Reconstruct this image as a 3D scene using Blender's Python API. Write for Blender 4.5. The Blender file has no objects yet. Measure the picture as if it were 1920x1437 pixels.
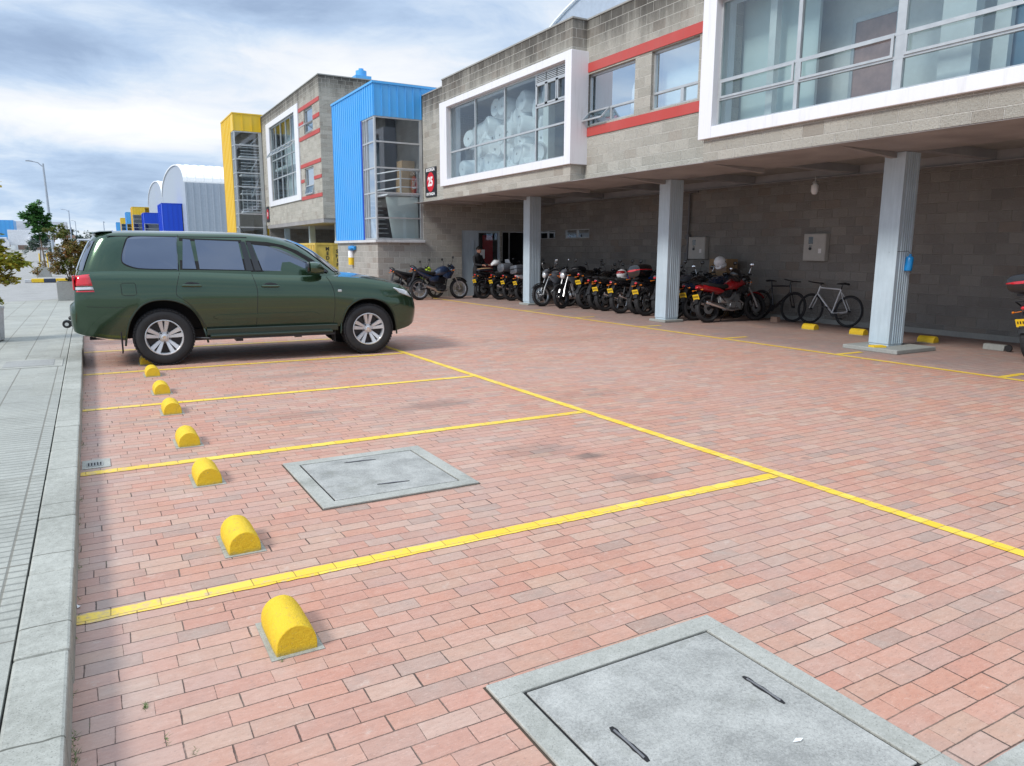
import bpy, bmesh, math, random
from mathutils import Vector, Matrix
R = math.radians
PI = math.pi
S = bpy.context.scene
C = S.collection

# ---------------------------------------------------------------- camera
F, PITCH, ROLL, YAW = 1377.744, R(10.16113), R(0.23372), R(29.68827)
cy, sy, cp, sp = math.cos(YAW), math.sin(YAW), math.cos(PITCH), math.sin(PITCH)
fw = Vector((sy*cp, cy*cp, -sp)); r0 = Vector((cy, -sy, 0)); u0 = r0.cross(fw)
rt = r0*math.cos(ROLL) + u0*math.sin(ROLL); up = u0*math.cos(ROLL) - r0*math.sin(ROLL)
cam = bpy.data.cameras.new('camera'); co = bpy.data.objects.new('camera', cam); C.objects.link(co)
co.matrix_world = Matrix(((rt.x, up.x, -fw.x, 0), (rt.y, up.y, -fw.y, 0), (rt.z, up.z, -fw.z, 1.62), (0, 0, 0, 1)))
cam.sensor_width = 36; cam.lens = F/1920*36; cam.clip_start = 0.05; cam.clip_end = 6000
S.camera = co
S.view_settings.view_transform = 'Standard'; S.view_settings.look = 'None'
S.view_settings.exposure = EXPOSURE = 0.74; S.view_settings.gamma = 1
S.render.resolution_x, S.render.resolution_y = 1024, 766
S.cycles.max_bounces = 8; S.cycles.transparent_max_bounces = 16
S.cycles.caustics_reflective = False; S.cycles.caustics_refractive = False

# ---------------------------------------------------------------- node helpers
class T:
    def __init__(s, nt): s.nt = nt
    def n(s, t, **k):
        x = s.nt.nodes.new(t)
        for a, b in k.items(): setattr(x, a, b)
        return x
    def put(s, inp, v):
        if v is None: return
        if isinstance(v, bpy.types.NodeSocket): s.nt.links.new(v, inp)
        else:
            if isinstance(v, tuple) and inp.type == 'RGBA' and len(v) == 3: v = (*v, 1)
            inp.default_value = v
    def m(s, op, a, b=None, c=None, clamp=False):
        x = s.n('ShaderNodeMath', operation=op, use_clamp=clamp)
        for i, v in enumerate((a, b, c)): s.put(x.inputs[i], v)
        return x.outputs[0]
    def vm(s, op, a, b=None, sc=None):
        x = s.n('ShaderNodeVectorMath', operation=op); s.put(x.inputs[0], a); s.put(x.inputs[1], b)
        if sc is not None: s.put(x.inputs[3], sc)
        return x.outputs[0]
    def sep(s, v):
        x = s.n('ShaderNodeSeparateXYZ'); s.put(x.inputs[0], v); return x.outputs
    def comb(s, a, b, c=0.0):
        x = s.n('ShaderNodeCombineXYZ')
        for i, v in enumerate((a, b, c)): s.put(x.inputs[i], v)
        return x.outputs[0]
    def noise(s, v, scale, detail=4, rough=.55, dist=0.0, out=0):
        x = s.n('ShaderNodeTexNoise'); s.put(x.inputs['Vector'], v); s.put(x.inputs['Scale'], scale)
        x.inputs['Detail'].default_value = detail; x.inputs['Roughness'].default_value = rough; x.inputs['Distortion'].default_value = dist
        return x.outputs[out]
    def white(s, v, dim='2D', out=0):
        x = s.n('ShaderNodeTexWhiteNoise', noise_dimensions=dim); s.put(x.inputs['Vector'], v); return x.outputs[out]
    def mix(s, f, a, b, mode='MIX'):
        x = s.n('ShaderNodeMix', data_type='RGBA', blend_type=mode)
        s.put(x.inputs[0], f); s.put(x.inputs[6], a); s.put(x.inputs[7], b); return x.outputs[2]
    def ramp(s, f, stops, interp='LINEAR'):
        x = s.n('ShaderNodeValToRGB'); s.put(x.inputs[0], f); e = x.color_ramp; e.interpolation = interp
        while len(e.elements) < len(stops): e.elements.new(1)
        for el, (p, c) in zip(e.elements, stops):
            el.position = p; el.color = (*c, 1) if isinstance(c, tuple) else (c, c, c, 1)
        return x.outputs[0]
    def sm(s, x, a, b, lo=0.0, hi=1.0):
        k = s.n('ShaderNodeMapRange', interpolation_type='SMOOTHSTEP')
        for i, v in enumerate((x, a, b, lo, hi)): s.put(k.inputs[i], v)
        return k.outputs[0]
    def bump(s, h, strength=.5, dist=.01, n=None):
        x = s.n('ShaderNodeBump'); x.inputs['Strength'].default_value = strength; x.inputs['Distance'].default_value = dist
        s.put(x.inputs['Height'], h); s.put(x.inputs['Normal'], n); return x.outputs[0]
    def obj(s): return s.n('ShaderNodeTexCoord').outputs['Object']
    def pos(s): return s.n('ShaderNodeNewGeometry').outputs['Position']
    def brick(s, u, v, bw, bh, mort, off=.5, wob=None, jit=.0):
        """returns (mortar mask 0 brick..1 joint, id 0..1, id colour, vector)"""
        if wob is not None: u = s.m('ADD', u, wob); v = s.m('ADD', v, wob)
        rv = s.m('DIVIDE', v, bh); row = s.m('FLOOR', rv); fv = s.m('SUBTRACT', rv, row)
        sh = s.m('MULTIPLY', s.m('MODULO', s.m('ABSOLUTE', row), 2.0), off)
        if jit: sh = s.m('ADD', sh, s.m('MULTIPLY', s.white(s.comb(row, 3.7)), jit))
        ru = s.m('ADD', s.m('DIVIDE', u, bw), sh); col = s.m('FLOOR', ru); fu = s.m('SUBTRACT', ru, col)
        du = s.m('MULTIPLY', s.m('MINIMUM', fu, s.m('SUBTRACT', 1.0, fu)), bw)
        dv = s.m('MULTIPLY', s.m('MINIMUM', fv, s.m('SUBTRACT', 1.0, fv)), bh)
        d = s.m('MINIMUM', du, dv)
        idv = s.comb(col, row)
        return d, s.white(idv), s.white(idv, out=1), idv, du, dv

MATS = {}
def newmat(name):
    m = bpy.data.materials.new(name); m.use_nodes = True; nt = m.node_tree
    t = T(nt); t.bs = nt.nodes['Principled BSDF']; t.mat = m; MATS[name] = m
    return t
def P(t, **k):
    for a, v in k.items():
        t.put(t.bs.inputs[{'col': 'Base Color', 'rough': 'Roughness', 'metal': 'Metallic', 'nor': 'Normal', 'coat': 'Coat Weight', 'coatr': 'Coat Roughness', 'spec': 'Specular IOR Level', 'alpha': 'Alpha', 'em': 'Emission Color', 'ems': 'Emission Strength', 'trans': 'Transmission Weight', 'sub': 'Subsurface Weight'}[a]], v)
def simple(name, col, rough=.5, metal=0., var=.12, scale=6., coat=0., bump=0., bscale=60., spec=None):
    t = newmat(name); v = t.obj(); nz = t.noise(v, scale, 5, .6)
    c2 = tuple(x*(1-var*2) for x in col); c1 = tuple(min(1, x*(1+var)) for x in col)
    P(t, col=t.ramp(nz, [(.3, c2), (.7, c1)]), rough=t.m('MULTIPLY_ADD', nz, .3, rough-.15), metal=metal, coat=coat, spec=spec)
    if bump: P(t, nor=t.bump(t.noise(v, bscale, 4, .7), bump, .01))
    return t.mat

# ---------------------------------------------------------------- world and sun
AZ, EL = R(260), R(42)        # azimuth clockwise from +Y
w = bpy.data.worlds.new('World'); S.world = w; w.use_nodes = True
t = T(w.node_tree); bg = w.node_tree.nodes['Background']
sky = t.n('ShaderNodeTexSky', sky_type='NISHITA'); sky.sun_disc = False; sky.sun_elevation = EL; sky.sun_rotation = AZ
sky.altitude = 2500; sky.air_density = 1.0; sky.dust_density = 1.0
d = t.n('ShaderNodeTexCoord').outputs['Generated']; X, Y, Z = t.sep(d)
el = t.m('ARCSINE', t.m('MAXIMUM', t.m('MINIMUM', Z, 1.0), -1.0)); az = t.m('ARCTAN2', X, Y)
zz = t.m('ADD', t.m('MAXIMUM', Z, 0.0), .16)
pv = t.comb(t.m('DIVIDE', X, zz), t.m('DIVIDE', Y, zz), 1.7)
warp = t.noise(pv, .9, 3, .5, out=1)
pv2 = t.vm('ADD', pv, t.vm('SCALE', t.vm('SUBTRACT', warp, (.5, .5, .5)), sc=.9))
n1 = t.noise(pv2, 1.15, 9, .64); n2 = t.noise(t.comb(t.m('MULTIPLY', az, 5.0), t.m('MULTIPLY', el, 24.0), 5.3), 1.2, 5, .52, .6)
def blob(a0, e0, sa, se, amp):
    a = t.m('DIVIDE', t.m('SUBTRACT', az, R(a0)), R(sa)); e = t.m('DIVIDE', t.m('SUBTRACT', el, R(e0)), R(se))
    q = t.m('ADD', t.m('MULTIPLY', a, a), t.m('MULTIPLY', e, e))
    return t.m('MULTIPLY', t.m('EXPONENT', t.m('MULTIPLY', q, -1.0)), amp)
dens = t.m('ADD', t.m('MULTIPLY', n1, .70), t.m('MULTIPLY', n2, .22))
for b in BLOBS if 'BLOBS' in globals() else [(-1, 12.8, 7, 1.9, .17), (13, 16.3, 11, 2.0, .15), (5, 8.3, 8, 2.0, -.26), (20, 12.5, 8, 2.4, -.17), (28, 14, 5, 2, .04), (2, 4.0, 12, 1.6, .10), (-5, 15.5, 3.5, 1.2, -.12), (10, 1, 20, 1.4, -.05), (-4, 9, 3, 1.5, -.06)]:
    dens = t.m('ADD', dens, blob(*b))
lum = t.ramp(dens, [(.24, (1.04, 1.05, 1.05)), (.35, (.90, .94, 1.0)), (.43, (.72, .83, .97)), (.52, (.52, .665, .88)), (.64, (.37, .49, .69)), (.82, (.28, .375, .55))])
zen = t.sm(el, R(16), R(60), 1.0, SKYZ if 'SKYZ' in globals() else 1.9)
cl = t.vm('SCALE', lum, sc=t.m('MULTIPLY', zen, 6.0))
grd = t.mix(t.sm(Z, -.02, .0), (2.4, 2.2, 2.1), cl)
fin = t.mix(.06, grd, sky.outputs[0])
t.put(bg.inputs[0], fin); bg.inputs[1].default_value = .1
sun = bpy.data.lights.new('sun', 'SUN'); sun.energy = 1.7; sun.angle = R(14); sun.color = (1, .96, .9)
so = bpy.data.objects.new('sun', sun); C.objects.link(so)
sd = Vector((math.sin(AZ)*math.cos(EL), math.cos(AZ)*math.cos(EL), math.sin(EL)))
so.rotation_euler = sd.to_track_quat('Z', 'Y').to_euler(); so.location = (-20, 0, 40)

# ---------------------------------------------------------------- mesh helpers
class MB:
    def __init__(s): s.v = []; s.f = []; s.mi = []; s.sm = []
    def add(s, vs, fs, mi=0, sm=False):
        o = len(s.v); s.v += [tuple(p) for p in vs]
        for f in fs: s.f.append([o+i for i in f]); s.mi.append(mi); s.sm.append(sm)
        return s
    def box(s, a, b, mi=0):
        x0, x1 = sorted((a[0], b[0])); y0, y1 = sorted((a[1], b[1])); z0, z1 = sorted((a[2], b[2]))
        return s.add([(x0, y0, z0), (x1, y0, z0), (x1, y1, z0), (x0, y1, z0), (x0, y0, z1), (x1, y0, z1), (x1, y1, z1), (x0, y1, z1)],
                     [(0, 3, 2, 1), (4, 5, 6, 7), (0, 1, 5, 4), (1, 2, 6, 5), (2, 3, 7, 6), (3, 0, 4, 7)], mi)
    def bar(s, p, q, wd, ht, mi=0, upv=(0, 0, 1)):
        p, q = Vector(p), Vector(q); d = (q-p).normalized(); u = Vector(upv)
        a = d.cross(u)
        if a.length < 1e-4: a = d.cross(Vector((1, 0, 0)))
        a.normalize(); b = a.cross(d); a *= wd/2; b *= ht/2
        vs = [p-a-b, p+a-b, p+a+b, p-a+b, q-a-b, q+a-b, q+a+b, q-a+b]
        return s.add(vs, [(0, 1, 2, 3), (7, 6, 5, 4), (0, 4, 5, 1), (1, 5, 6, 2), (2, 6, 7, 3), (3, 7, 4, 0)], mi)
    def prism(s, pts, axis, a, b, mi=0):
        """pts 2D in the two other axes (order x,y,z without axis)"""
        def mk(p, h):
            q = list(p); q.insert(axis, h); return q
        n = len(pts); vs = [mk(p, a) for p in pts]+[mk(p, b) for p in pts]
        return s.add(vs, [list(range(n)), list(range(2*n-1, n-1, -1))]+[(i, i+n, (i+1) % n+n, (i+1) % n) for i in range(n)], mi)
    def tube(s, pts, r, n=8, mi=0, closed=False, sm=True):
        pts = [Vector(p) for p in pts]; m = len(pts); rs = r if isinstance(r, (list, tuple)) else [r]*m
        vs = []; prev = None
        for i, p in enumerate(pts):
            if closed: d = pts[(i+1) % m]-pts[i-1]
            else: d = pts[min(i+1, m-1)]-pts[max(i-1, 0)]
            d.normalize()
            if prev is None:
                a = d.cross(Vector((0, 0, 1)))
                if a.length < .1: a = d.cross(Vector((0, 1, 0)))
            else:
                a = prev-d*prev.dot(d)
                if a.length < 1e-5: a = d.cross(Vector((0, 0, 1)))
            a.normalize(); prev = a; b = d.cross(a)
            for k in range(n):
                an = 2*PI*k/n; vs.append(p+(a*math.cos(an)+b*math.sin(an))*rs[i])
        fs = []
        for i in range(m if closed else m-1):
            j = (i+1) % m
            for k in range(n): fs.append((i*n+k, i*n+(k+1) % n, j*n+(k+1) % n, j*n+k))
        if not closed: fs.append(list(range(n-1, -1, -1))); fs.append([(m-1)*n+k for k in range(n)])
        return s.add(vs, fs, mi, sm)
    def cyl(s, p, q, r, n=16, mi=0, r2=None, sm=True): return s.tube([p, q], [r, r if r2 is None else r2], n, mi, sm=sm)
    def lathe(s, prof, o, ax, n=24, mi=0, sm=True, close=False, arc=2*PI, cap=True):
        """prof: (radius, height along ax)"""
        o = Vector(o); ax = Vector(ax).normalized(); a = ax.cross(Vector((0, 0, 1)))
        if a.length < .1: a = ax.cross(Vector((1, 0, 0)))
        a.normalize(); b = ax.cross(a); m = len(prof); vs = []
        for (r, h) in prof:
            for k in range(n):
                an = arc*k/n; vs.append(o+ax*h+(a*math.cos(an)+b*math.sin(an))*r)
        fs = []
        for i in range(m if close else m-1):
            j = (i+1) % m
            for k in range(n): fs.append((i*n+k, j*n+k, j*n+(k+1) % n, i*n+(k+1) % n))
        if not close and cap:
            if prof[0][0] > 1e-4: fs.append(list(range(n)))
            if prof[-1][0] > 1e-4: fs.append([(m-1)*n+k for k in range(n-1, -1, -1)])
        return s.add(vs, fs, mi, sm)
    def loft(s, secs, n=16, mi=0, ex=2.0, sm=True):
        """secs along x: (x, zc, ry, rz[, yc]) superellipse rings"""
        vs = []
        for q in secs:
            x, zc, ry, rz = q[:4]; yc = q[4] if len(q) > 4 else 0
            for k in range(n):
                c, d = math.cos(2*PI*k/n), math.sin(2*PI*k/n)
                f = lambda v: math.copysign(abs(v)**(2/ex), v)
                vs.append((x, yc+ry*f(c), zc+rz*f(d)))
        m = len(secs); fs = [(i*n+k, i*n+(k+1) % n, (i+1)*n+(k+1) % n, (i+1)*n+k) for i in range(m-1) for k in range(n)]
        fs += [list(range(n-1, -1, -1)), [(m-1)*n+k for k in range(n)]]
        return s.add(vs, fs, mi, sm)
    def ball(s, c, r, n=12, mi=0):
        r = r if isinstance(r, (tuple, list)) else (r, r, r); vs = []; fs = []
        m = n//2
        for i in range(1, m):
            th = PI*i/m
            for k in range(n): vs.append((c[0]+r[0]*math.sin(th)*math.cos(2*PI*k/n), c[1]+r[1]*math.sin(th)*math.sin(2*PI*k/n), c[2]+r[2]*math.cos(th)))
        t_, b_ = len(vs), len(vs)+1; vs += [(c[0], c[1], c[2]+r[2]), (c[0], c[1], c[2]-r[2])]
        for i in range(m-2):
            for k in range(n): fs.append((i*n+k, (i+1)*n+k, (i+1)*n+(k+1) % n, i*n+(k+1) % n))
        for k in range(n): fs.append((t_, k, (k+1) % n)); fs.append((b_, (m-2)*n+(k+1) % n, (m-2)*n+k))
        return s.add(vs, fs, mi, True)
    def mesh(s, name, mats):
        me = bpy.data.meshes.new(name); me.from_pydata(s.v, [], s.f)
        for m in mats if isinstance(mats, (list, tuple)) else [mats]: me.materials.append(m if not isinstance(m, str) else MATS[m])
        bm = bmesh.new(); bm.from_mesh(me); bmesh.ops.recalc_face_normals(bm, faces=bm.faces); bm.to_mesh(me); bm.free()
        me.polygons.foreach_set('material_index', s.mi); me.polygons.foreach_set('use_smooth', s.sm)
        if any(s.sm): me.set_sharp_from_angle(angle=R(42))
        me.update(); return me
    def build(s, name, mats, parent=None, bevel=0, world=None, label=None, seg=2):
        o = bpy.data.objects.new(name, s.mesh(name, mats)); C.objects.link(o)
        if parent is not None:
            o.parent = parent
            if world if world is not None else WORLD: o.matrix_parent_inverse = root_of(parent).matrix_basis.inverted() if parent.type == 'EMPTY' else Matrix.Identity(4)
        if bevel:
            b = o.modifiers.new('bevel', 'BEVEL'); b.width = bevel; b.segments = seg; b.limit_method = 'ANGLE'; b.angle_limit = R(40); b.harden_normals = False
        if label: o['label'] = label
        return o
WORLD = False
def root_of(o):
    while o.parent: o = o.parent
    return o
def thing(name, label, cat, loc=(0, 0, 0), rz=0., group=None, rx=0.):
    o = bpy.data.objects.new(name, None); C.objects.link(o); o.location = loc; o.rotation_euler = (rx, 0, rz); o.empty_display_size = .2
    return tag(o, label, cat, group)
def tag(o, label=None, cat=None, group=None, kind=None):
    if label: o['label'] = label
    if cat: o['category'] = cat
    if group: o['group'] = group
    if kind: o['kind'] = kind
    return o
def struct(name, mb, mats, label=None, kind='structure', **k):
    o = mb.build(name, mats, **k); o['kind'] = kind
    if label: o['label'] = label
    return o
def copy_tree(o, parent=None):
    c = o.copy(); C.objects.link(c); c.parent = parent
    for ch in list(o.children): copy_tree(ch, c)
    return c
def text(name, body, size, mat, parent, loc, rot, ext=.004, sx=1., bold=0., align='CENTER', world=None):
    cu = bpy.data.curves.new(name, 'FONT'); cu.body = body; cu.size = size; cu.extrude = ext; cu.offset = bold
    cu.align_x = align; cu.align_y = 'CENTER'; cu.materials.append(MATS[mat])
    tmp = bpy.data.objects.new('tmp', cu); C.objects.link(tmp); dg = bpy.context.evaluated_depsgraph_get(); me = bpy.data.meshes.new_from_object(tmp.evaluated_get(dg)); bpy.data.objects.remove(tmp)
    o = bpy.data.objects.new(name, me); C.objects.link(o); o.parent = parent
    o.location = loc; o.rotation_euler = rot; o.scale = (sx, 1, 1)
    if world if world is not None else WORLD: o.matrix_parent_inverse = root_of(parent).matrix_basis.inverted() if parent.type == 'EMPTY' else Matrix.Identity(4)
    return o
# ---------------------------------------------------------------- materials
def dots(t, v, spots):
    """soft stains with a shape of their own (x, y, rx, ry, amount)"""
    x, y, z = t.sep(v); acc = None
    nz = t.noise(v, 7, 4, .65)
    for (a, b, ra, rb, am) in spots:
        p = t.m('DIVIDE', t.m('SUBTRACT', x, a), ra); q = t.m('DIVIDE', t.m('SUBTRACT', y, b), rb)
        dd = t.m('ADD', t.m('SQRT', t.m('ADD', t.m('MULTIPLY', p, p), t.m('MULTIPLY', q, q))), t.m('MULTIPLY', t.m('SUBTRACT', nz, .5), 1.6))
        k = t.sm(dd, 1.1, .25, 0.0, am); acc = k if acc is None else t.m('MAXIMUM', acc, k)
    return acc
OIL = [(3.38, 4.67, .16, .13, .62), (3.1, 7.1, .5, .25, .40), (3.1, 5.0, .45, .3, .25), (3.35, 4.0, .3, .14, .3), (4.85, 3.78, .07, .035, .4), (2.2, 13.0, 1.8, .5, .25),
       (7.5, 11.5, 2.2, .6, .14), (6.2, 5.2, .1, .05, .35), (1.7, 7.3, .7, .25, .22), (6.5, 3.2, .8, .4, .10), (2.1, 9.7, .8, .3, .2), (4.9, 6.8, .9, .3, .16)]
t = newmat('brick_paving'); v = t.pos(); X, Y, Z = t.sep(v)
wob = t.m('MULTIPLY', t.m('SUBTRACT', t.noise(v, 3.1, 2), .5), .016)
dd, idv, idc, idvec, du, dv = t.brick(X, Y, .206, .0985, .004, .5, wob, .42)
ex = t.noise(v, 60, 3, .7)
ju = t.m('MULTIPLY', t.m('POWER', t.white(t.vm('ADD', idvec, (9.1, 4.2, 0))), 3.0), .0045)
jn2 = t.noise(v, 17, 3, .6)
joint = t.m('MAXIMUM', t.sm(t.m('ADD', t.m('SUBTRACT', du, ju), t.m('MULTIPLY', ex, .005)), .0040, .0010), t.sm(t.m('ADD', dv, t.m('MULTIPLY', ex, .0050)), .0062, .0026))
joint = t.m('MULTIPLY', joint, t.sm(t.m('MULTIPLY_ADD', jn2, .6, t.m('MULTIPLY', t.white(t.vm('ADD', idvec, (3.3, 8.8, 0))), .4)), .24, .50, .50, 1.0))
base = t.ramp(idv, [(0, (.49, .245, .185)), (.10, (.42, .235, .185)), (.22, (.52, .30, .235)), (.34, (.43, .29, .225)), (.46, (.50, .255, .185)), (.58, (.50, .335, .27)), (.68, (.40, .275, .245)), (.78, (.47, .345, .265)), (.86, (.50, .39, .33)), (.93, (.285, .255, .23)), (1, (.46, .27, .215))])
sat = t.noise(v, .55, 3, .6); greyer = t.m('MULTIPLY', t.sm(sat, .35, .65), .22)
soft = t.ramp(t.noise(t.vm('ADD', v, t.vm('SCALE', idc, sc=2.0)), 6.5, 4, .6), [(.30, (.36, .27, .235)), (.42, (.50, .31, .245)), (.52, (.53, .285, .21)), (.62, (.56, .37, .30)), (.74, (.52, .43, .37))]); base = t.mix(.30, base, soft); base = t.mix(.10, base, (.52, .33, .26))
g75 = t.noise(t.comb(t.m('MULTIPLY', X, 55), t.m('MULTIPLY', Y, 120), 3.0), 1.0, 4, .7); base = t.mix(t.sm(g75, .56, .68, 0., .55), base, (.24, .165, .145)); base = t.mix(t.sm(g75, .42, .32, 0., .45), base, (.70, .52, .45)); base = t.mix(greyer, base, (.47, .39, .365))
n_in = t.noise(t.comb(t.m('MULTIPLY', X, 14), t.m('MULTIPLY', Y, 45), 0), 1.0, 5, .65)
base = t.mix(.85, base, t.mix(n_in, (.30, .30, .30), (.72, .72, .72)), 'SOFT_LIGHT')
blot = t.noise(t.vm('ADD', v, t.vm('SCALE', idc, sc=4.0)), 11, 4, .7)
base = t.mix(t.sm(blot, .60, .78, 0.0, .55), base, (.60, .53, .47))
base = t.mix(t.sm(blot, .36, .22, 0.0, .6), base, (.25, .19, .18))
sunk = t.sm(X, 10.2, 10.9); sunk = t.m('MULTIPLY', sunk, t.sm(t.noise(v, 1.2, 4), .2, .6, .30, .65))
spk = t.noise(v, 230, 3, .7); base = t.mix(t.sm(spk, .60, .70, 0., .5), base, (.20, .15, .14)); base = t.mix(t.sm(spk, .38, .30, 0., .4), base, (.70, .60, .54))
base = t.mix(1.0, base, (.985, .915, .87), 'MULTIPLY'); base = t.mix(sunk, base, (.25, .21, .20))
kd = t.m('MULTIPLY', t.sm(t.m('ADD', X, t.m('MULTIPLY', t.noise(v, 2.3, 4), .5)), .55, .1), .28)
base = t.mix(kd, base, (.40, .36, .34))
base = t.mix(dots(t, v, OIL), base, (.10, .09, .085))
jc = t.mix(t.sm(t.noise(v, 2.0, 3), .45, .65), (.055, .045, .04), (.14, .12, .10))
jc = t.mix(t.m('MULTIPLY', t.sm(t.noise(v, 5.0, 3), .62, .70), t.sm(du, .012, .004)), jc, (.10, .15, .06))
P(t, col=t.mix(t.m('MULTIPLY', joint, .9), base, jc), rough=t.m('MULTIPLY_ADD', blot, .25, .66), spec=.22)
hh = t.m('SUBTRACT', t.m('MULTIPLY', t.white(t.vm('ADD', idvec, (1.5, 2.5, 0))), .25), joint)
P(t, nor=t.bump(t.m('ADD', hh, t.m('MULTIPLY', n_in, .30)), .75, .006))

def concrete(name, c1, c2, bump=.25, sc=1.0, lines=None, dark=(.10, .10, .095)):
    t = newmat(name); v = t.pos(); X, Y, Z = t.sep(v)
    a = t.noise(v, 1.7*sc, 5, .65); b = t.noise(v, 26*sc, 5, .7); f = t.noise(v, 160, 3, .7)
    col = t.mix(t.sm(t.m('MULTIPLY_ADD', b, .5, t.m('MULTIPLY', a, .6)), .32, .78), c1, c2)
    col = t.mix(t.sm(f, .56, .68, 0.0, .6), col, dark); col = t.mix(t.sm(f, .40, .30, 0.0, .35), col, (.62, .63, .60)); e2 = t.noise(v, 330, 2, .7); col = t.mix(t.sm(e2, .58, .70, 0.0, .35), col, dark)
    st = t.noise(t.vm('ADD', v, (7, 3, 1)), .9*sc, 6, .7); col = t.mix(t.sm(st, .54, .70, 0.0, .55), col, (.20, .20, .17))
    h = t.m('MULTIPLY_ADD', f, .5, b)
    if lines:
        col, h = lines(t, v, X, Y, col, h)
    P(t, col=col, rough=.85, spec=.25, nor=t.bump(h, bump, .006)); return t.mat
concrete('kerb_concrete', (.27, .27, .235), (.46, .46, .41), lines=lambda t, v, X, Y, c, h: (lambda j: (t.mix(j, c, (.12, .12, .10)), t.m('SUBTRACT', h, j)))(
    t.sm(t.m('ABSOLUTE', t.m('SUBTRACT', t.m('FRACT', t.m('DIVIDE', t.m('ADD', Y, t.m('MULTIPLY', t.noise(v, 9, 3), .03)), .82)), .5)), .492, .498)))
concrete('stop_concrete', (.26, .27, .25), (.36, .37, .35))
concrete('hatch_concrete', (.31, .31, .275), (.47, .465, .42), sc=2.0, bump=.5)
concrete('lid_concrete', (.23, .23, .215), (.50, .495, .46), sc=2.8, bump=.5)
concrete('white_concrete', (.50, .51, .52), (.66, .66, .66))
concrete('grey_concrete', (.28, .28, .265), (.38, .38, .36))
def swlines(t, v, X, Y, c, h):
    big = t.m('ABSOLUTE', t.m('SUBTRACT', t.m('FRACT', t.m('DIVIDE', t.m('SUBTRACT', X, .355), .40)), .5))
    cr = t.m('ABSOLUTE', t.m('SUBTRACT', t.m('FRACT', t.m('DIVIDE', t.m('ADD', Y, t.m('MULTIPLY', t.white(t.comb(t.m('FLOOR', t.m('DIVIDE', t.m('SUBTRACT', X, .155), .40)), 2.0)), .4)), .80)), .5))
    j = t.m('MAXIMUM', t.sm(big, .480, .492), t.sm(cr, .490, .496))
    rib = t.m('ABSOLUTE', t.m('SUBTRACT', t.m('FRACT', t.m('DIVIDE', t.m('ADD', Y, t.m('MULTIPLY', t.noise(v, 6, 2), .02)), .074)), .5))
    inr = t.m('MULTIPLY', t.m('MULTIPLY', t.m('GREATER_THAN', Y, 3.25), t.m('LESS_THAN', Y, 9.55)), t.m('GREATER_THAN', t.noise(v, 0.7, 1), -1.0))
    rb = t.m('MULTIPLY', t.sm(rib, .34, .46), inr)
    pt = t.m('MULTIPLY', t.white(t.vm('FLOOR', t.comb(t.m('DIVIDE', t.m('SUBTRACT', X, .155), .40), t.m('DIVIDE', Y, .80)))), .3)
    c = t.mix(pt, c, (.34, .35, .33))
    c = t.mix(t.m('MULTIPLY', rb, .62), c, (.15, .155, .14)); c = t.mix(t.m('MULTIPLY', j, .75), c, (.16, .15, .125))
    return c, t.m('SUBTRACT', h, t.m('MAXIMUM', t.m('MULTIPLY', rb, 1.2), j))
concrete('sidewalk_concrete', (.29, .29, .255), (.44, .44, .39), lines=swlines, bump=.5)
def rdlines(t, v, X, Y, c, h):
    j = t.m('MAXIMUM', t.sm(t.m('ABSOLUTE', t.m('SUBTRACT', t.m('FRACT', t.m('DIVIDE', X, 3.5)), .5)), .494, .498), t.sm(t.m('ABSOLUTE', t.m('SUBTRACT', t.m('FRACT', t.m('DIVIDE', Y, 4.0)), .5)), .494, .498))
    return t.mix(t.m('MULTIPLY', j, .5), c, (.2, .2, .18)), h
concrete('road_concrete', (.29, .285, .27), (.38, .37, .355), lines=rdlines)
t = newmat('dry_ground'); v = t.pos(); a = t.noise(v, .03, 6, .65)
P(t, col=t.ramp(a, [(.35, (.30, .29, .26)), (.5, (.36, .35, .32)), (.65, (.16, .19, .10))]), rough=.9)

t = newmat('yellow_paint_line'); v = t.pos(); X, Y, Z = t.sep(v)
wob = t.m('MULTIPLY', t.m('SUBTRACT', t.noise(v, 3.1, 2), .5), .016)
dd, idv, idc, idvec, du, dv = t.brick(X, Y, .206, .0985, .004, .5, wob, .42)
wear = t.noise(v, 24, 5, .7); big = t.noise(v, 1.6, 3); bare = t.m('MAXIMUM', t.sm(t.m('ADD', wear, t.m('MULTIPLY', big, .28)), .70, .82), t.m('MULTIPLY', t.sm(X, .75, -.1), t.sm(wear, .40, .65)))
col = t.mix(idv, (.80, .52, .03), (.86, .62, .09)); col = t.mix(t.m('MULTIPLY', bare, .75), col, (.50, .36, .27))
jn = t.sm(t.m('MINIMUM', du, dv), .0035, .0012)
P(t, col=t.mix(t.m('MULTIPLY', jn, .75), col, (.22, .14, .05)), rough=.6, nor=t.bump(t.m('SUBTRACT', t.m('MULTIPLY', wear, .2), jn), .4, .005))
t = newmat('yellow_paint'); v = t.pos(); a = t.noise(v, 9, 5, .65); b = t.noise(v, 90, 4, .7)
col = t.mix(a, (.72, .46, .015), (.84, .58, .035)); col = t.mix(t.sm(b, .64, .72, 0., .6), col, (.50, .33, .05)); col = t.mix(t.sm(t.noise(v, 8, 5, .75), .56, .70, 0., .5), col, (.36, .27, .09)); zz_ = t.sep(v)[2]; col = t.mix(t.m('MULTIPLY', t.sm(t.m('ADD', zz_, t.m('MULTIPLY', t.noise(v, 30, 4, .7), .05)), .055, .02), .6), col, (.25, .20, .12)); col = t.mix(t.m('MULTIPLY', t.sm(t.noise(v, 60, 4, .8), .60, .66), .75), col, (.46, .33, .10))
P(t, col=col, rough=.62, spec=.35, nor=t.bump(t.m('ADD', t.m('MULTIPLY', t.noise(v, 45, 5, .8), 1.5), a), .7, .008))

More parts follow.
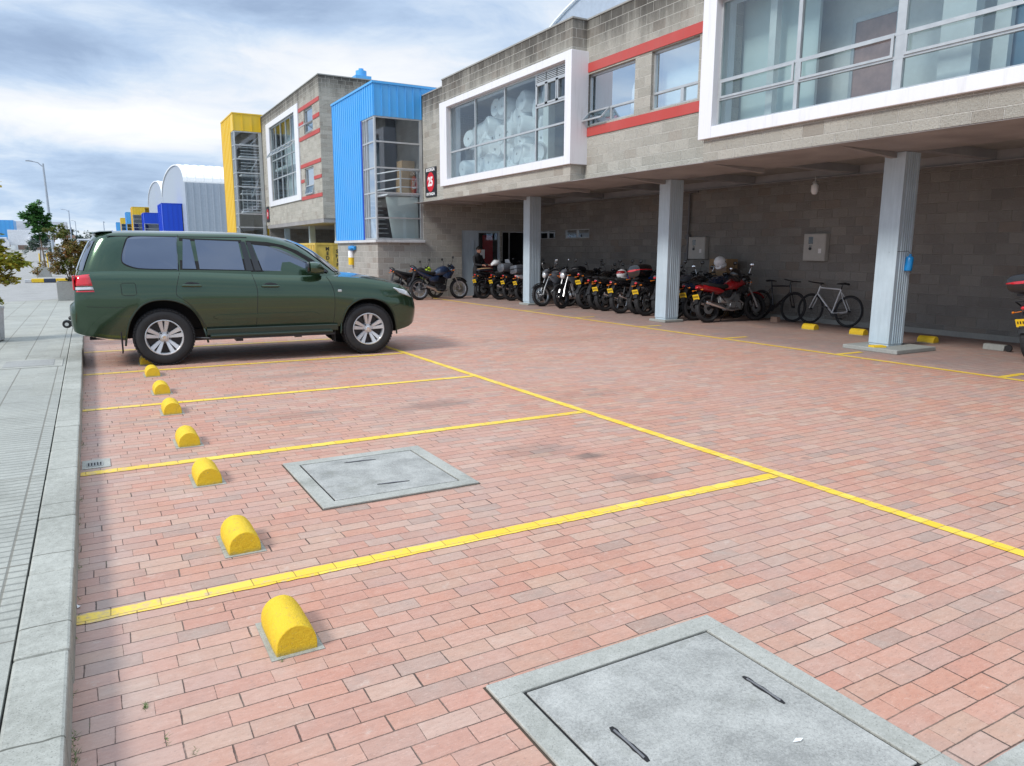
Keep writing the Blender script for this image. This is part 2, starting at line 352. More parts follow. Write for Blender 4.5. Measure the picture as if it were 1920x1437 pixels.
def block(name, c1, c2, joint, bw=.40, bh=.20, split=.8, stain=None, jw=.006, tint=None, warm=(.27, .215, .175)):
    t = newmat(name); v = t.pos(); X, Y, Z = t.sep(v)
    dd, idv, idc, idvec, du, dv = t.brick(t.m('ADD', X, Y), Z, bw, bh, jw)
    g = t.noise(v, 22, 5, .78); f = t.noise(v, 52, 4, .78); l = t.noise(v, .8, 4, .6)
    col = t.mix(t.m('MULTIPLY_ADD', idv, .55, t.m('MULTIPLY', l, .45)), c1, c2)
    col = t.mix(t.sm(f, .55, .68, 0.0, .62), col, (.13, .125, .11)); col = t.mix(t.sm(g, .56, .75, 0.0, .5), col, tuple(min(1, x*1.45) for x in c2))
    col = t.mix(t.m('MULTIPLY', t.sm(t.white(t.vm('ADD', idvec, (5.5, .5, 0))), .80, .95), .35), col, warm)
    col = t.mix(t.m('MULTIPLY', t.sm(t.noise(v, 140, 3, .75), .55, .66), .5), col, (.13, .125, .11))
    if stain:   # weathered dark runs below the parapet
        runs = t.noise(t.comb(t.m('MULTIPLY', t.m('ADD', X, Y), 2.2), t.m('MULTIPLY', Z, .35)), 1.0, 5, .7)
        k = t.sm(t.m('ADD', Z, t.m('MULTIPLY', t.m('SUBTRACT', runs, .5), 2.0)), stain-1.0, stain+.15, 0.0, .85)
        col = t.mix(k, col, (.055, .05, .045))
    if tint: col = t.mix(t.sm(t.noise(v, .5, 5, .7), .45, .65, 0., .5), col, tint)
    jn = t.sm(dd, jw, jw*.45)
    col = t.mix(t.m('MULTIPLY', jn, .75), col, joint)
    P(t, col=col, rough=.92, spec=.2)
    P(t, nor=t.bump(t.m('SUBTRACT', t.m('MULTIPLY', t.m('ADD', g, f), split*1.5), jn), 1.0, .018)); return t.mat
block('block_wall', (.38, .365, .32), (.56, .535, .475), (.74, .72, .66), stain=6.75, jw=.008)
block('block_wall_high', (.38, .36, .31), (.54, .51, .45), (.64, .62, .56), stain=9.9, jw=.009)
block('block_wall_plain', (.33, .32, .29), (.48, .465, .42), (.70, .68, .64), jw=.010)
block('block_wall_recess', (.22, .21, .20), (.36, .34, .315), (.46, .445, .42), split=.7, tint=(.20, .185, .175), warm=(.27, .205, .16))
def streaky(name, c, rough, amt=.35, dirt=(.35, .34, .31), spec=.5):
    t = newmat(name); v = t.pos(); X, Y, Z = t.sep(v)
    st = t.noise(t.comb(t.m('MULTIPLY', t.m('ADD', X, Y), 7), t.m('MULTIPLY', Z, .5), 0), 1, 5, .7); cl = t.noise(v, .8, 4, .65)
    col = t.mix(t.m('MULTIPLY', t.sm(st, .50, .72), amt), c, dirt); col = t.mix(t.m('MULTIPLY', t.sm(cl, .35, .7), .14), col, tuple(min(1, x*.6+.2) for x in c))
    P(t, col=col, rough=t.m('MULTIPLY_ADD', cl, .2, rough-.1), spec=spec)
streaky('red_band', (.46, .055, .045), .6, .4, (.28, .07, .055))
streaky('white_frame', (.76, .76, .79), .45, .28)
simple('white_wall', (.80, .82, .80), .8, var=.04)
simple('pale_board', (.74, .84, .82), .6, var=.04, scale=1); simple('blue_board', (.16, .30, .42), .5, var=.1, scale=1); simple('door_panel', (.42, .24, .22), .5)
simple('aluminium', (.55, .57, .58), .38, .55, var=.05)
simple('soffit_paint', (.30, .285, .28), .75, var=.12, scale=1.5)
simple('beam_paint', (.32, .325, .34), .55, var=.1, scale=2)
t = newmat('column_paint'); v = t.pos(); a = t.noise(v, 2.2, 5, .65); b = t.noise(t.vm('MULTIPLY', v, (22, 22, 1.4)), 1, 4, .7)
P(t, col=t.mix(t.sm(t.m('MULTIPLY_ADD', b, .5, t.m('MULTIPLY', a, .5)), .35, .68), (.40, .49, .55), (.49, .59, .66)), rough=.40, nor=t.bump(b, .12, .004))
streaky('blue_panel', (.06, .375, .78), .38, .30, (.12, .36, .66), .8)
simple('deep_blue_panel', (.006, .07, .60), .4, var=.05)
streaky('yellow_panel', (.80, .52, .02), .42, .25, (.55, .40, .12))
simple('grey_metal', (.38, .43, .50), .5, .1, var=.05)
simple('white_metal', (.84, .85, .86), .5, var=.03)
simple('container_yellow', (.62, .43, .08), .5, var=.12, scale=4)
simple('dark_steel', (.035, .036, .04), .35, .6)
simple('steel', (.45, .46, .47), .3, .9, var=.06)
simple('chrome', (.75, .76, .78), .14, 1., var=.02)
simple('black_plastic', (.018, .018, .02), .42, var=.2)
simple('black_matt', (.012, .012, .013), .8, var=.2)
simple('rubber', (.020, .020, .022), .78, var=.25, scale=12, bump=.3, bscale=120)
simple('black_gloss', (.010, .010, .012), .15, coat=.6)
simple('interior_dark', (.05, .052, .058), .8)
simple('cardboard', (.40, .26, .14), .8, var=.12, scale=3)
simple('film_white', (.90, .92, .94), .38, var=.05, scale=3, bump=.25, bscale=20)
simple('paper_white', (.80, .80, .80), .6, var=.02)
simple('sign_black', (.02, .02, .025), .4); simple('sign_red', (.62, .015, .03), .45, var=.04)
simple('lettering_white', (.85, .85, .85), .5, var=.02); simple('lettering_black', (.03, .025, .02), .6)
simple('plate_yellow', (.85, .55, .02), .4, var=.03)
simple('skin', (.52, .26, .18), .55, var=.06); simple('black_cloth', (.018, .018, .022), .85, var=.3, scale=14); simple('dark_hair', (.015, .012, .01), .7)
simple('navy_cloth', (.03, .035, .06), .85)
simple('meter_box', (.46, .45, .42), .5, var=.05)
simple('pvc_grey', (.16, .16, .17), .5)
simple('bark', (.16, .12, .09), .85, bump=.5, bscale=40)
simple('soil', (.07, .05, .035), .95)
simple('brown_wall', (.33, .22, .17), .8, var=.1, scale=.4); simple('shed_roof', (.26, .27, .30), .55, var=.12, scale=.8)
simple('blue_plastic', (.01, .22, .55), .35); simple('amber', (.75, .20, .01), .3); simple('bolt_yellow', (.75, .68, .02), .4)
for nme, c in (('paint_red', (.30, .006, .010)), ('paint_blue', (.008, .10, .55)), ('paint_black', (.012, .012, .014)), ('paint_navy', (.012, .025, .06)), ('paint_grey', (.10, .11, .13)), ('paint_white', (.72, .73, .75)), ('paint_lime', (.45, .62, .03))):
    simple(nme, c, .25, coat=.8, var=.05)
t = newmat('red_lens'); P(t, col=(.60, .008, .02), rough=.12, coat=1., spec=.6)
t = newmat('clear_lens'); v = t.obj(); P(t, col=t.mix(t.noise(v, 22, 3), (.45, .47, .50), (.88, .9, .92)), rough=.08, coat=1., metal=.35)
t = newmat('mirror_glass'); P(t, col=(.8, .82, .85), rough=.03, metal=1.)
t = newmat('car_paint'); v = t.obj(); fl = t.noise(v, 900, 2, .6)
P(t, col=t.mix(fl, (.016, .042, .020), (.044, .090, .048)), rough=.16, metal=.6, coat=1., coatr=.03)
t = newmat('bumper_paint'); v = t.obj(); fl = t.noise(v, 900, 2, .6)
P(t, col=t.mix(fl, (.010, .022, .013), (.02, .040, .024)), rough=.34, metal=.4, coat=.7, coatr=.08)
t = newmat('car_glass'); v = t.obj(); P(t, col=(.135, .16, .215), rough=.03, spec=1.0, coat=1., metal=.8)
t = newmat('alloy'); v = t.obj(); P(t, col=(.60, .61, .63), rough=.33, metal=.35, coat=.5)

def glass(name, tint, refl=.10, top=.85):
    m = bpy.data.materials.new(name); m.use_nodes = True; nt = m.node_tree; nt.nodes.clear(); t = T(nt); MATS[name] = m
    out = t.n('ShaderNodeOutputMaterial'); tr = t.n('ShaderNodeBsdfTransparent'); gl = t.n('ShaderNodeBsdfGlossy'); mx = t.n('ShaderNodeMixShader')
    tr.inputs[0].default_value = (*tint, 1); gl.inputs['Roughness'].default_value = .02; gl.inputs['Color'].default_value = (.86, .93, 1, 1)
    lw = t.n('ShaderNodeLayerWeight'); lw.inputs[0].default_value = .35
    f = t.m('MULTIPLY_ADD', lw.outputs['Fresnel'], top, refl, clamp=True)
    wv = t.noise(t.pos(), .8, 2); t.put(gl.inputs['Normal'], t.bump(wv, .05, .05))
    t.put(mx.inputs[0], f); nt.links.new(tr.outputs[0], mx.inputs[1]); nt.links.new(gl.outputs[0], mx.inputs[2]); nt.links.new(mx.outputs[0], out.inputs[0]); return m
glass('window_glass', (.88, .985, 1), .11, .58)
glass('tower_glass', (.90, .95, .97), .12, .55)

def leafmat(name, cols):
    t = newmat(name); at = t.n('ShaderNodeAttribute', attribute_name='tone').outputs['Fac']
    k = 1/(len(cols)-1); col = t.ramp(at, [(i*k, c) for i, c in enumerate(cols)])
    tl = t.n('ShaderNodeBsdfTranslucent'); t.put(tl.inputs[0], col); ad = t.n('ShaderNodeMixShader'); ad.inputs[0].default_value = .3
    P(t, col=col, rough=.5, spec=.35); o = t.nt.nodes['Material Output']
    t.nt.links.new(t.bs.outputs[0], ad.inputs[1]); t.nt.links.new(tl.outputs[0], ad.inputs[2]); t.nt.links.new(ad.outputs[0], o.inputs[0])
leafmat('leaf_russet', [(.06, .09, .02), (.12, .17, .03), (.20, .16, .04), (.36, .17, .07)])
leafmat('leaf_yellow', [(.08, .13, .025), (.26, .30, .035), (.52, .42, .05), (.34, .20, .10)])
leafmat('leaf_green', [(.025, .08, .025), (.06, .17, .045), (.12, .26, .07)])
leafmat('leaf_far', [(.04, .075, .05), (.07, .11, .08), (.11, .15, .11)])

# ---------------------------------------------------------------- ground, kerb, pavement, road
def rise(y): 
    k = max(0, min(1, (y-60)/90)); return 1.55*k*k*(3-2*k)
ys = [-300, -20, 0, 30, 60]+[60+5*i for i in range(1, 20)]+[200, 400, 900, 2500]
m = MB(); vs = []; fs = []
for y in ys:
    for x in (-2500, -60, 12, 80, 2500): vs.append((x, y, rise(y)-.03))
for i in range(len(ys)-1):
    for k in range(4): fs.append((i*5+k, i*5+k+1, i*5+5+k+1, i*5+5+k))
m.add(vs, fs); struct('ground', m, 'dry_ground')
m = MB(); vs = []; fs = []; yy = [y for y in ys if -20 <= y <= 200]+[240]
yy = [25.9, 30, 60]+[60+5*i for i in range(1, 20)]+[200, 240]
for y in yy:
    for x in (-40, -.2, 8.4): vs.append((x, y, rise(y)-.012))
for i in range(len(yy)-1):
    for k in range(2): fs.append((i*3+k, i*3+k+1, i*3+3+k+1, i*3+3+k))
m.add(vs, fs); struct('road', m, 'road_concrete')
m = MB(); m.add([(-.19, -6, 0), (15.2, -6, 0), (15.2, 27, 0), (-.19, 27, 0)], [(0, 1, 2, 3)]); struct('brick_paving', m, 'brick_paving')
m = MB(); pts = [(-9, 25.2), (-2.2, 25.2), (-1.4, 25.7), (-.366, 25.9)]
m.prism([(-9, -6), (-.366, -6)]+[(p[0], p[1]) for p in reversed(pts)], 2, -.1, .15); struct('sidewalk', m, 'sidewalk_concrete')
m = MB(); rk = random.Random(4); y = -6.0
while y < 25.8:
    y2 = min(y+.82, 26.0); a = rk.uniform(-.004, .004); m.box((-.360, y+.004, -.1), (-.181+a, y2-.004, .151+rk.uniform(-.003, .003))); y = y2
struct('kerb', m, 'kerb_concrete', bevel=.012)
m = MB()
for i in range(4):   # inspection covers and a cast slab set into the pavement
    pass
m.box((-1.10, 10.93, .145), (-.40, 11.75, .156)); s_ = struct('pavement_slab', m, 'hatch_concrete')
m = MB(); m.box((-1.05, 11.05, .156), (-.50, 11.63, .160)); struct('pavement_slab_lid', m, 'grey_concrete')
# painted lines
def line(name, x0, y0, x1, y1, label):
    m = MB(); rs = random.Random(int(x0*13+y0*7)); hz_ = (x1-x0) > (y1-y0); L_ = (x1-x0) if hz_ else (y1-y0); n = max(2, int(L_/.05)); vs = []
    for i in range(n+1):
        a, b = rs.uniform(-.006, .004), rs.uniform(-.004, .006)
        if hz_: x = x0+L_*i/n; vs += [(x, y0+a, .004), (x, y1+b, .004)]
        else: y = y0+L_*i/n; vs += [(x0+a, y, .004), (x1+b, y, .004)]
    m.add(vs, [(2*i, 2*i+2, 2*i+3, 2*i+1) for i in range(n)]); struct(name, m, 'yellow_paint_line', label)
for i, y in enumerate((3.57, 6.04, 8.53, 11.02, 13.48)): line('parking_line', -.178, y-.049, 4.262, y+.049, 'yellow painted line between two parking bays')
line('parking_line', 4.272, -2, 4.36, 16.0, 'long yellow painted line closing the parking bays')
line('parking_line', 10.31, -2, 10.41, 24, 'long yellow painted line in front of the grey columns')
for y in (2.65, 5.14, 7.62, 10.1, 12.6, 15.1, 17.6): line('parking_line', 10.42, y-.05, 11.0, y+.05, 'short yellow painted tick beside the columns')
m = MB(); m.box((1.9, .2, 0), (4.2, 1.07, .012)); struct('concrete_strip', m, 'hatch_concrete')
# drain grate by the kerb
m = MB(); m.box((-.17, 6.17, 0), (.02, 6.42, .006)); o = struct('drain_frame', m, 'hatch_concrete')
g = thing('drain_grate', 'small slotted drain grate in the paving against the kerb', 'drain', (-.085, 6.27, .006))
m = MB(); m.box((-.055, -.055, 0), (.055, .055, .004)); m.build('plate', 'grey_concrete', g)
m = MB()
for i in range(5):
    for k in range(2): m.box((-.045+i*.02, -.04+k*.045, .0045), (-.036+i*.02, -.005+k*.045, .006))
m.build('slot', 'black_matt', g)
# concrete access hatches
def hatch(x0, y0, x1, y1, label, slots, brd=.10):
    cx_, cy_ = (x0+x1)/2, (y0+y1)/2; a, b = (x1-x0)/2, (y1-y0)/2
    g = thing('access_hatch', label, 'hatch', (cx_, cy_, 0), group='concrete access hatches in the brick paving')
    m = MB(); h = .014
    m.box((-a, -b, 0), (a, -b+brd, h)); m.box((-a, b-brd, 0), (a, b, h)); m.box((-a, -b+brd, 0), (-a+brd, b-brd, h)); m.box((a-brd, -b+brd, 0), (a, b-brd, h))
    m.build('frame', 'hatch_concrete', g, bevel=.004)
    m = MB(); m.box((-a-.008, -b-.008, 0), (a+.008, b+.008, .0012)); m.build('edge_joint', 'soil', g)
    m = MB(); m.box((-a+brd, -b+brd, .001), (a-brd, b-brd, .0035)); m.build('gap', 'black_matt', g)
    e = brd+.013; m = MB(); m.box((-a+e, -b+e, .004), (a-e, b-e, .0125)); lid = m.build('lid', 'lid_concrete', g, bevel=.003)
    for (sx, sy_, dx, dy) in slots:
        m = MB(); n = 9; k = Vector((dx, dy, 0)); L_ = k.length; k.normalize(); pr = Vector((-k.y, k.x, 0)); rs = random.Random(int(sx*100))
        ring = []
        for i in range(n+1): ring.append(Vector((sx, sy_, .0135))+k*(L_*(i/n-.5))+pr*(.011+rs.uniform(-.004, .003))*(1 if 0 < i < n else .6))
        for i in range(n, -1, -1): ring.append(Vector((sx, sy_, .0135))+k*(L_*(i/n-.5))-pr*(.011+rs.uniform(-.004, .003))*(1 if 0 < i < n else .6))
        m.add(ring, [list(range(len(ring)))]); m.build('handle_recess', 'black_matt', lid)
        m = MB(); m.tube([Vector((sx, sy_, .0135))-k*L_*.4, Vector((sx, sy_, .016)), Vector((sx, sy_, .0135))+k*L_*.4], .004, 6); m.build('lift_handle', 'pvc_grey', lid)
hatch(1.165, 1.07, 2.29, 2.235, 'large concrete hatch lid in the near paving, cut by the bottom of the picture', [(.33, .052, 0, .20), (-.302, .055, 0, .20)])
hatch(1.165, 4.45, 2.275, 5.585, 'farther concrete hatch lid, lying between two yellow bay lines', [(.02, -.287, .23, -.03), (-.015, .347, .25, -.02)])
# scrap of paper and weeds
g = MB(); g.add([(1.905, 1.445, .0145), (1.93, 1.432, .018), (1.955, 1.442, .0145), (1.93, 1.452, .017)], [(0, 1, 2, 3)]); tag(g.build('paper_scrap', 'paper_white'), 'tiny white scrap of paper lying on the near hatch lid', 'litter')
g = MB(); g.add([(-.175, 3.70, .004), (-.160, 3.705, .012), (-.165, 3.72, .005), (-.178, 3.725, .012)], [(0, 1, 2, 3)]); tag(g.build('paper_scrap', 'paper_white'), 'tiny white scrap on the bricks against the kerb', 'litter')
def tuft_at(mb, x, y, n, h, rr, rs):
    for i in range(n):
        a = rs.uniform(0, 2*PI); q = rs.uniform(0, rr); bx, by = x+math.cos(a)*q*.25, y+math.sin(a)*q; hh = h*rs.uniform(.4, 1); l = rs.uniform(-.02, .02); l2 = rs.uniform(-.02, .02); w_ = .0014
        mb.add([(bx-w_, by, 0), (bx+w_, by, 0), (bx+l, by+l2, hh)], [(0, 1, 2)])
rs = random.Random(8); m = MB()
for (x, y, n, h, r_) in [(.045, 2.735, 40, .012, .03), (-.172, 2.55, 40, .014, .07), (-.172, 2.66, 24, .012, .05), (.17, 2.39, 14, .009, .03), (.095, 2.50, 16, .009, .035), (.54, 2.81, 24, .010, .02), (-.172, 4.2, 20, .012, .1), (-.172, 5.4, 20, .012, .1), (-.172, 7.0, 20, .014, .15)]: tuft_at(m, x, y, n, h, r_, rs)
nt = random.Random(2)
for i in range(26): tuft_at(m, nt.uniform(-.178, -.170), nt.uniform(2.2, 11), 6, .012, .03, rs)
simple('weed', (.13, .21, .06), .7); struct('weeds', m, 'weed', 'small green weeds growing in the paving joints', kind='stuff')

# wheel stops
def stop(x, y, label, mat='yellow_paint', along='y', L_=.31, grp='yellow wheel stops in the parking bays', hh=.125, ww=.085):
    g = MB(); n = 12; rs = random.Random(int(y*37)); pts = [(-ww, 0)]+[(-ww*math.cos(PI*i/n), .035+(hh-.035)*math.sin(PI*i/n)) for i in range(n+1)]+[(ww, 0)]
    vs = []; m_ = 6
    for j in range(m_+1):
        s_ = 1 if 0 < j < m_ else .97
        for (a, b) in pts: vs.append((a*s_, L_*j/m_, b*s_+(rs.uniform(-.0012, .0012) if b > 0 else 0)))
    k = len(pts); fs = [(j*k+i, j*k+(i+1) % k, (j+1)*k+(i+1) % k, (j+1)*k+i) for j in range(m_) for i in range(k)]+[list(range(k)), list(range((m_+1)*k-1, m_*k-1, -1))]
    g.add(vs, fs, 0, True); o = g.build('wheel_stop', mat, bevel=.004); o.location = (x, y, 0)
    if along == 'x': o.rotation_euler.z = -PI/2
    tag(o, label, 'wheel stop', grp)
    p = MB(); r2 = [(-ww-.022, -.02), (ww+.022, -.022), (ww+.018, L_+.02), (-ww-.02, L_+.018)]; p.prism(r2, 2, .0005, .004)
    q = p.build('mortar_bed', 'kerb_concrete', o)
nm = ['nearest yellow half-round wheel stop, in front of the nearest bay line', 'second nearest yellow wheel stop, just behind the nearest bay line', 'yellow wheel stop level with the far concrete hatch, before the second bay line', 'yellow wheel stop just behind the second bay line',
      'yellow wheel stop fifth from the camera, before the third bay line', 'yellow wheel stop sixth from the camera, behind the third bay line', 'yellow wheel stop just in front of the parked SUV', 'yellow wheel stop half hidden behind the rear tyre of the SUV']
for y, l in zip((2.83, 3.98, 5.33, 6.50, 7.90, 9.09, 10.45, 11.60), nm): stop(.61, y, l)
nm = ['yellow wheel stop on the floor under the silver bicycle', 'yellow wheel stop by the back wall just left of the nearest column', 'yellow wheel stop by the back wall right of the nearest column']
for y, l in zip((10.55, 9.40, 7.98), nm): stop(13.30, y-.05, l, grp='yellow wheel stops along the recess wall')
for o in [o for o in C.objects if o.get('group') == 'yellow wheel stops along the recess wall']: o.rotation_euler.z = PI; o.location.y += .12
g = thing('concrete_wheel_stop', 'bare grey concrete wheel stop by the back wall at the right edge', 'wheel stop', (13.3, 6.55, 0))
m = MB(); m.prism([(-.08, 0), (.08, 0), (.06, .10), (-.06, .10)], 1, 0, .34); m.build('block', 'stop_concrete', g, bevel=.01)
m = MB(); m.lathe([(.03, -.02), (.055, -.018), (.06, 0), (.055, .018), (.03, .02)], (0, -.03, .06), (1, 0, 0), 16); tag(m.build('old_wheel', 'rubber'), 'small black wheel standing beside the bare concrete stop', 'wheel').location = (13.22, 6.5, 0)
# ---------------------------------------------------------------- buildings (coordinates are world metres)
WORLD = True
def cells(mb, axis, a, b, u0, u1, z0, z1, holes, mi=0):
    """wall slab: axis 0 -> thickness a..b in x, runs in y; axis 1 -> thickness in y, runs in x"""
    us = sorted({u0, u1}|{h[0] for h in holes}|{h[1] for h in holes}); zs = sorted({z0, z1}|{h[2] for h in holes}|{h[3] for h in holes})
    for i in range(len(us)-1):
        run = None
        for k in range(len(zs)-1):
            uc, zc = (us[i]+us[i+1])/2, (zs[k]+zs[k+1])/2
            if any(h[0] < uc < h[1] and h[2] < zc < h[3] for h in holes): run = None; continue
            if axis == 0: mb.box((a, us[i], zs[k]), (b, us[i+1], zs[k+1]), mi)
            else: mb.box((us[i], a, zs[k]), (us[i+1], b, zs[k+1]), mi)
def window(parent, axis, p, u0, u1, z0, z1, vs=(), hs=(), bars=(), fr=.045, dep=.06, gl='window_glass', vent=None, name='window'):
    """window part with frame + pane; p = outer plane; bars: (u0,u1,z) partial rails; vs: mullion positions"""
    B = MB()
    def bx(a, b, c, d, o=0.): 
        if axis == 0: B.box((p-o, a, c), (p+dep, b, d))
        else: B.box((a, p-o, c), (b, p+dep, d))
    bx(u0, u1, z0, z0+fr); bx(u0, u1, z1-fr, z1); bx(u0, u0+fr, z0+fr, z1-fr); bx(u1-fr, u1, z0+fr, z1-fr)
    for v in vs:
        wd = fr
        if isinstance(v, tuple): v, wd = v
        bx(v-wd/2, v+wd/2, z0+fr, z1-fr, .002)
    for h in hs: bx(u0+fr, u1-fr, h-fr/2, h+fr/2, -.002)
    for (a, b, h) in bars: bx(a, b, h-fr/2, h+fr/2, .004)
    w_ = B.build(name, 'aluminium', parent)
    G = MB(); q = p+dep*.6
    if axis == 0: G.add([(q, u0+fr/2, z0+fr/2), (q, u1-fr/2, z0+fr/2), (q, u1-fr/2, z1-fr/2), (q, u0+fr/2, z1-fr/2)], [(0, 1, 2, 3)])
    else: G.add([(u0+fr/2, q, z0+fr/2), (u1-fr/2, q, z0+fr/2), (u1-fr/2, q, z1-fr/2), (u0+fr/2, q, z1-fr/2)], [(0, 1, 2, 3)])
    G.build('pane', gl, w_); return w_
def awning(parent, axis, p, u0, u1, z0, z1, out=.22, fr=.035):
    """top hung sash pushed open"""
    B = MB(); h = z1-z0; dz = math.sqrt(max(h*h-out*out, .01))
    def pt(u, k): 
        x = p-out*k; z = z1-dz*k
        return (x, u, z) if axis == 0 else (u, x, z)
    for a, b in (((u0, 0), (u1, 0)), ((u0, 1), (u1, 1)), ((u0, 0), (u0, 1)), ((u1, 0), (u1, 1))): B.bar(pt(*a), pt(*b), fr, fr)
    s_ = B.build('sash', 'aluminium', parent)
    G = MB(); G.add([pt(u0, 0), pt(u1, 0), pt(u1, 1), pt(u0, 1)], [(0, 1, 2, 3)]); G.build('pane', 'window_glass', s_)
def ribs(mb, axis, p, u0, u1, z0, z1, step=.24, wd=.045, out=.022, mi=0):
    n = int((u1-u0)/step)
    for i in range(n+1):
        u = u0+(u1-u0)*i/max(n, 1)
        a, b = max(u0, u-wd/2), min(u1, u+wd/2)
        if axis == 0: mb.box((p-out, a, z0), (p+.001, b, z1), mi)
        else: mb.box((a, p-out, z0), (b, p+.001, z1), mi)

# ---- near building
FX, BX = 10.35, 9.95
b = thing('warehouse_building', 'near grey block warehouse with white framed bay windows over an open parking recess', 'building', (10.35, 10, 0))
m = MB(); wins = [(12.97, 14.71, 4.49, 5.62), (11.07, 12.45, 4.49, 5.64)]
cells(m, 0, FX, FX+.2, 10.2, 14.9, 3.25, 6.8, wins)
cells(m, 0, FX, FX+.2, 21.9, 24.4, 3.25, 6.8, [])
m.box((BX, 14.75, 3.25), (FX+.2, 21.9, 3.62)); m.box((BX, 14.75, 6.12), (FX+.2, 21.9, 6.8))
m.box((BX, -8, 3.25), (FX+.2, 10.42, 3.63)); m.box((BX, -8, 6.12), (FX+.2, 10.42, 6.8))
m.box((FX+.2, 24.2, 4.0), (15.1, 24.399, 6.8)); m.build('wall', 'block_wall', b)
m = MB(); m.box((BX-.02, -8, 6.8), (FX+.22, 10.44, 6.835)); m.box((FX-.02, 10.44, 6.8), (FX+.22, 14.73, 6.835)); m.box((BX-.02, 14.73, 6.8), (FX+.22, 21.92, 6.835)); m.box((FX-.02, 21.92, 6.8), (FX+.22, 24.42, 6.835))
m.build('coping', 'grey_concrete', b)
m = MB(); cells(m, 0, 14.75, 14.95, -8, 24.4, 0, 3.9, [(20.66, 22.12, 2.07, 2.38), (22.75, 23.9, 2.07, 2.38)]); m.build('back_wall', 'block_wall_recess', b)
m = MB(); cells(m, 1, 24.4, 24.6, 10.32, 14.75, 0, 4.0, [(11.8, 13.38, 0, 2.36), (13.46, 14.55, 0, 2.36)]); m.build('end_wall', 'block_wall_plain', b)
m = MB(); cells(m, 1, 24.4, 24.6, 8.62, 10.318, 0, 1.9, []); cells(m, 0, 8.62, 8.82, 24.602, 29.05, 0, 1.9, []); cells(m, 1, 28.85, 29.05, 8.822, 14, 0, 1.9, []); m.build('tower_plinth', 'block_wall_plain', b)
m = MB(); m.box((8.52, 24.30, 1.9), (10.34, 24.62, 1.99)); m.box((8.52, 24.622, 1.9), (8.85, 29.15, 1.99)); m.build('tower_sill', 'white_concrete', b, bevel=.01)
m = MB(); m.box((BX, -8, 3.12), (FX+.25, 10.42, 3.249)); m.box((FX, 10.421, 3.12), (FX+.25, 14.749, 3.249)); m.box((BX, 14.75, 3.12), (FX+.25, 21.9, 3.249)); m.box((FX, 21.901, 3.12), (FX+.25, 24.39, 3.249))
m = MB(); m.box((BX+.01, -8, 3.235), (11.80, 24.39, 3.249)); m.box((FX+.2, -8, 3.252), (11.75, 24.19, 3.44)); m.build('soffit', 'soffit_paint', b)
m = MB(); m.box((11.8, -8, 3.86), (14.75, 24.39, 4.0)); m.build('deck', 'soffit_paint', b)
m = MB(); m.box((11.62, -8, 3.252), (11.80, 24.39, 3.858)); m.box((14.42, -8, 3.27), (14.46, 24.39, 3.858)); m.box((14.36, -8, 3.255), (14.58, 24.39, 3.269)); m.build('long_beam', 'beam_paint', b)
for i, y in enumerate((-4.4, 1.6, 4.6, 7.75, 10.5, 13.35, 16.3, 19.55, 22.4)):
    m = MB(); m.prism([(11.802, 3.30), (14.41, 3.30), (14.41, 3.855), (11.802, 3.855)], 1, y-.09, y+.09); m.build('cross_beam', 'beam_paint', b)
    m = MB(); m.prism([(BX+.2, 3.234), (11.6, 3.14), (11.6, 3.234)], 1, y-.05, y+.05); 
    if i % 2 or True: m.build('bracket', 'soffit_paint', b)
for y in (7.55+.0, 13.13, 19.3, 1.6):
    m = MB(); x0, x1, y0, y1 = 11.60, 11.97, y+.0, y+.36
    m.box((x0, y0, .05), (x1, y1, 3.234))
    m.box((x0-.012, y0-.004, .10), (x0+.06, y1+.004, 3.23)); m.box((x1-.06, y0-.012, .10), (x1+.008, y1+.01, 3.23))
    for k in range(4): m.box((x0+.085+k*.058, y0-.010, .10), (x0+.11+k*.058, y0+.001, 3.23))
    c = m.build('column', 'column_paint', b, bevel=.005)
    m = MB(); big = y < 8
    if big: m.box((x0-.40, y0-.42, 0), (x1+.30, y1+.22, .07))
    else: m.box((x0-.10, y0-.10, 0), (x1+.10, y1+.10, .06))
    bp_ = m.build('base_plate', 'stop_concrete', b, bevel=.012)
    if big: m = MB(); m.prism([(x0-.38, y0-.0), (x0-.20, y0-.10), (x0-.12, y0+.06), (x0-.36, y0+.12)], 2, .071, .10); m.build('paint_mark', 'yellow_paint', bp_)
m = MB(); m.box((14.70, -8, 0), (14.748, 24.38, .11)); m.build('wall_base', 'grey_concrete', b)
for z0, z1 in ((4.25, 4.45), (5.66, 5.86)):
    m = MB(); m.box((FX-.02, 10.505, z0), (FX-.001, 14.655, z1)); m.build('red_band', 'red_band', b)
def bayframe(y0, y1, iy0, iy1, z0, z1, iz0, iz1, x=9.87, xb=10.36, par=None, side=.0):
    m = MB(); m.box((x, y0, z0), (xb, iy0, z1)); m.box((x, iy1, z0), (xb, y1, z1)); m.box((x, iy0, z0), (xb, iy1, iz0)); m.box((x, iy0, iz1), (xb, iy1, z1))
    return m.build('bay_frame', 'white_frame', par, bevel=.008)
bayframe(14.66, 21.95, 14.92, 21.45, 3.622, 6.118, 3.81, 5.94, par=b)
bayframe(-8, 10.50, -7.8, 10.18, 3.632, 6.118, 3.83, 5.94, par=b)
w1 = window(b, 0, 10.0, 14.92, 21.45, 3.81, 5.94, vs=(16.40, 18.01, 19.75), bars=[(14.96, 21.41, 4.61), (14.96, 16.38, 5.13), (14.96, 16.38, 5.68)])
m = MB()
for k in range(3):
    y0 = 14.97+k*.475; m.box((9.985, y0, 5.155), (10.03, y0+.045, 5.66)); m.box((9.985, y0+.405, 5.155), (10.03, y0+.45, 5.66)); m.box((9.985, y0, 5.155), (10.03, y0+.45, 5.20)); m.box((9.985, y0, 5.62), (10.03, y0+.45, 5.66))
